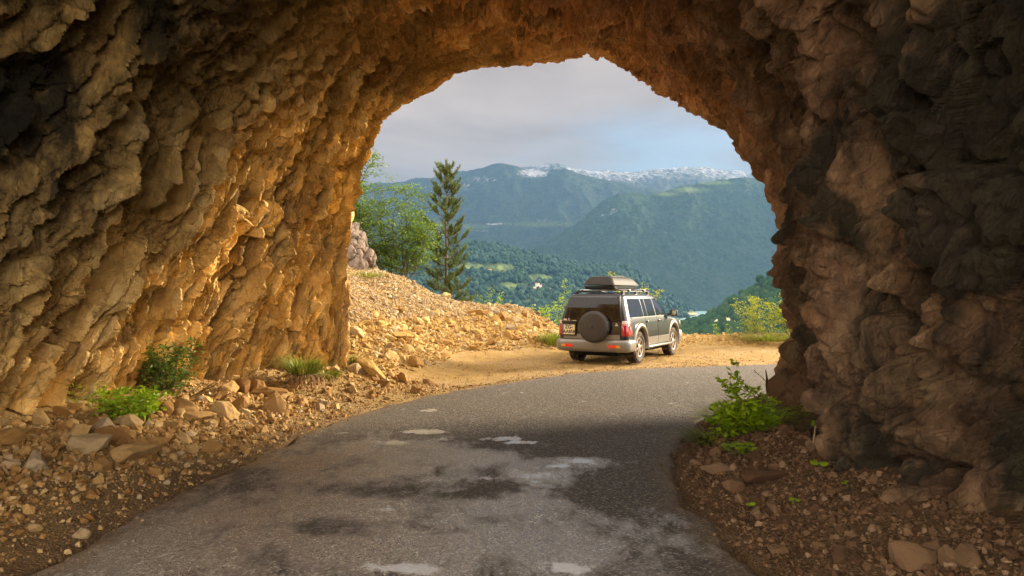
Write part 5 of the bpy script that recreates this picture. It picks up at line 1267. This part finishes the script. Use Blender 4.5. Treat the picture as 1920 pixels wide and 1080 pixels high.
# right foot of the wall: weeds and seedlings
b = base_at(1385, 8.5)
broadleaf('weed', 'tall leafy weed with a pointed top standing over the right road edge', 'weed', b, [(np.array([-.02, 0, .80]), (0, 0, 0)), (np.array([-.08, .05, .62]), (0, 0, 0)), (np.array([.10, .05, .5]), (0, 0, 0)), (np.array([-.2, -.05, .38]), (0, 0, 0)), (np.array([.25, 0, .42]), (0, 0, 0)), (np.array([.0, -.2, .35]), (0, 0, 0)), (np.array([-.3, .1, .3]), (0, 0, 0)), (np.array([.38, .1, .36]), (0, 0, 0))], LF['lush'], 14, 14, .07, .04, 71, sub_len=.17, r0=.006, start=.15, bark=STEM, part='stem', leaf_part='leaves', wratio=.75)
def seedling(label, px, py, d, n, h, ls, seed, mat='bright', spread=.1, zz=None, grp='broad leaved seedlings by the right wall'):
    rng = np.random.default_rng(seed); q = P(px, py, d); z = gz(q[0], q[1]) if zz is None else q[2]
    e = empty('seedling', (q[0], q[1], z), label, 'seedling', grp); st = MB(); lv = MB()
    for k in range(n):
        a = rng.random() * 6.283; r = spread * math.sqrt(rng.random()); end = np.array([math.cos(a) * r, math.sin(a) * r, h * (.5 + .6 * rng.random())])
        st.tube(curve((end[0] * .2, end[1] * .2, -.03), end, (0, 0, .02), 5), .0025, 4)
        m = rng.integers(2, 4)
        for i in range(m):
            a2 = rng.random() * 6.283; d_ = np.array([math.cos(a2), math.sin(a2), .1]); L = ls * (.6 + .6 * rng.random()); sd = np.array([-d_[1], d_[0], 0.1]); up = np.array([rng.normal(0, .2), -.45, 1]); up -= d_ * (up @ d_)
            th = np.linspace(0, 2 * math.pi, 9)[:-1]; o2 = np.cross(up / np.linalg.norm(up), d_)
            pts = np.array([end + d_ * (L * .5 * (1 - math.cos(t_))) + o2 * (L * .46 * math.sin(t_)) + np.array([0, 0, -.12 * L * abs(math.sin(t_))]) for t_ in th])
            lv.add(np.concatenate([[end + d_ * L * .5], pts]), [(0, 1 + i_, 1 + (i_ + 1) % 8) for i_ in range(8)], None, rng.random())
    st.build('stem', STEM, e); lv.build('leaves', LF[mat], e)
seedling('cluster of round bright leaves spreading right below the tall weed', 1420, 855, 8.3, 26, .16, .062, 81, spread=.26)
seedling('lowest bright seedling patch above the long brown slab', 1385, 890, 7.5, 22, .12, .062, 82, spread=.18)
seedling('pair of bright round leaves alone on the dark dirt under the right wall', 1535, 930, 6.5, 2, .07, .075, 83, spread=.05)
seedling('single small leaf among brown stones below the slab', 1415, 965, 5.9, 2, .05, .05, 84, spread=.03)
seedling('tiny two leaved sprout near the bottom of the right dirt', 1487, 978, 5.8, 3, .06, .035, 85, spread=.04)
seedling('tiny sprout right of the others on the right dirt', 1590, 972, 5.9, 2, .05, .035, 86, spread=.04)
seedling('low bright sprout at the left end of the right weeds', 1345, 850, 8.5, 14, .12, .05, 87, spread=.14)
q0 = P(1516, 875, 7.3); q1 = P(1531, 795, 7.35)
e = empty('dry_stick', (q0[0] - .05, q0[1] - .1, q0[2]), 'pale dry stick with one green leaf leaning on the right tunnel wall', 'stick')
m = MB(); m.tube(curve((0, 0, -.05), q1 - q0, (.01, 0, 0), 7), np.linspace(.012, .008, 7), 6); m.build('stick', DRY, e, True)
m = MB(); v1 = q1 - q0; m.leaves(np.array([v1, v1]), np.array([[.6, -.2, .3], [-.4, -.2, .5]]), np.array([[0, -1, .3], [0, -1, .2]]), .085, .07); m.build('leaf', LF['bright'], e)
for lab, pts, sd_ in (('thin bare twig arching over the weeds towards the road', [(1436, 770), (1412, 738), (1395, 718), (1374, 708)], 3), ('thin budded twig rising over the asphalt beside the pale block', [(1450, 735), (1440, 720), (1428, 706), (1414, 695)], 4)):
    pp = np.array([P(x, y, 9.6 + .05 * i) for i, (x, y) in enumerate(pts)]); e = empty('twig', pp[0], lab, 'twig', 'bare twigs by the right wall')
    rg = np.random.default_rng(sd_); path = resample(pp - pp[0], 14, True); m = MB(); m.tube(path, np.linspace(.005, .002, 14), 5); m.build('stem', BARK, e)
    m = MB(); c = path[rg.integers(3, 14, 16)]; m.leaves(c, rg.normal(0, 1, (16, 3)), rg.normal(0, 1, (16, 3)), .025, .014); m.build('bud', LF['dark'], e)

# left foot of the wall
def lw(px, py, d): q = P(px, py, d); return (q[0], q[1], gz(q[0], q[1]))
broadleaf('bush', 'dark green bush against the left wall above the leafy plant', 'bush', lw(312, 735, 9.9), S(11, .55, .34, 91), LF['dark'], 14, 18, .055, .05, 91, sub_len=.2, r0=.009, start=.15)
broadleaf('weed', 'bright leafy plant between the dark bush and the big left rocks', 'weed', lw(240, 795, 8.5), S(12, .34, .36, 92), LF['weed'], 12, 15, .055, .045, 92, sub_len=.16, r0=.006, start=.1, bark=STEM, part='stem', leaf_part='leaves', wratio=.75)
broadleaf('weed', 'sparse yellowish plant at the wall left of the bright leafy plant', 'weed', lw(170, 785, 8.6), S(7, .26, .28, 93), LF['yellow'], 7, 7, .045, .05, 93, sub_len=.15, r0=.005, start=.1, bark=STEM, part='stem', leaf_part='leaves', wratio=.6)
e = empty('dry_branch', lw(360, 745, 9.8), 'bare dry branch sticking out right of the dark bush', 'branch'); m = MB(); rg = np.random.default_rng(5)
for k in range(9):
    end = np.array([.12 + .35 * rg.random(), -.1 + .2 * rg.random(), .05 + .35 * rg.random()]); m.tube(curve((-.1, 0, -.03), end, rg.normal(0, .06, 3), 7), np.linspace(.006, .002, 7), 4)
m.build('twigs', BARK, e)

# grey outcrop just outside the mouth on the left
def outcrop():
    v, f = ico(6); v = v * np.array([.72, .7, 1.0])
    fr = np.array([[.25, .1, .96], [1, 0, -.25], [0, 1, 0]])
    q = (v @ fr.T) / np.array([2.4, 1, 1]); a, ca, _ = facets(q * 1.7, 61, .9); b2, cb, _ = facets(q * 4.5, 62, .9)
    v = v * (1 + .22 * a + .10 * b2 - .08 * smooth(.12, 0, ca) - .04 * smooth(.12, 0, cb) + .1 * fbm(v * 2, 4, 63))[:, None]
    t = NT('grey_limestone'); p = t.coords(); n = t.noise(p, 3, 7, .7)
    t.set(t.ramp(n, [(.3, (.08, .058, .042)), (.5, (.17, .13, .10)), (.7, (.30, .215, .165))]), .9, t.bump(t.noise(p, 14, 7, .7), .8, .04), .2)
    o = new_mesh('rock_outcrop', v, f, None, t.m, False); q = P(668, 462, 24.2); o.location = (q[0] - .25, q[1], q[2] - .3)
    tag(o, 'grey weathered rock outcrop at the top of the rubble slope beside the tunnel mouth', 'rock outcrop')
outcrop()

# dead leaves and twigs trodden into the dirt on the right verge
rng_l = np.random.default_rng(404); xl, yl, wl_ = reg_right(rng_l, 9000); okl = wall_ok(xl, yl) & (road_dist(xl, yl) > .05); xl, yl = xl[okl][:4200], yl[okl][:4200]
ml = MB(); nl = len(xl); cl_ = np.stack([xl, yl, ground_h(xl, yl) + .008 + .012 * rng_l.random(nl)], 1)
dl = rng_l.normal(0, 1, (nl, 3)) * np.array([1, 1, .25]); nl_ = rng_l.normal(0, .35, (nl, 3)) + np.array([0, 0, 1])
ml.leaves(cl_, dl, nl_, .025 + .035 * rng_l.random(nl), np.where(rng_l.random(nl) < .3, .004, .018), .15)
tag(ml.build('leaf_litter', mat_leaf('dead_leaves', [(0, (0.05, 0.025, 0.012)), (0.5, (0.12, 0.062, 0.028)), (0.85, (0.22, 0.12, 0.055)), (1, (0.34, 0.23, 0.12))], .1, .8)), kind='stuff')
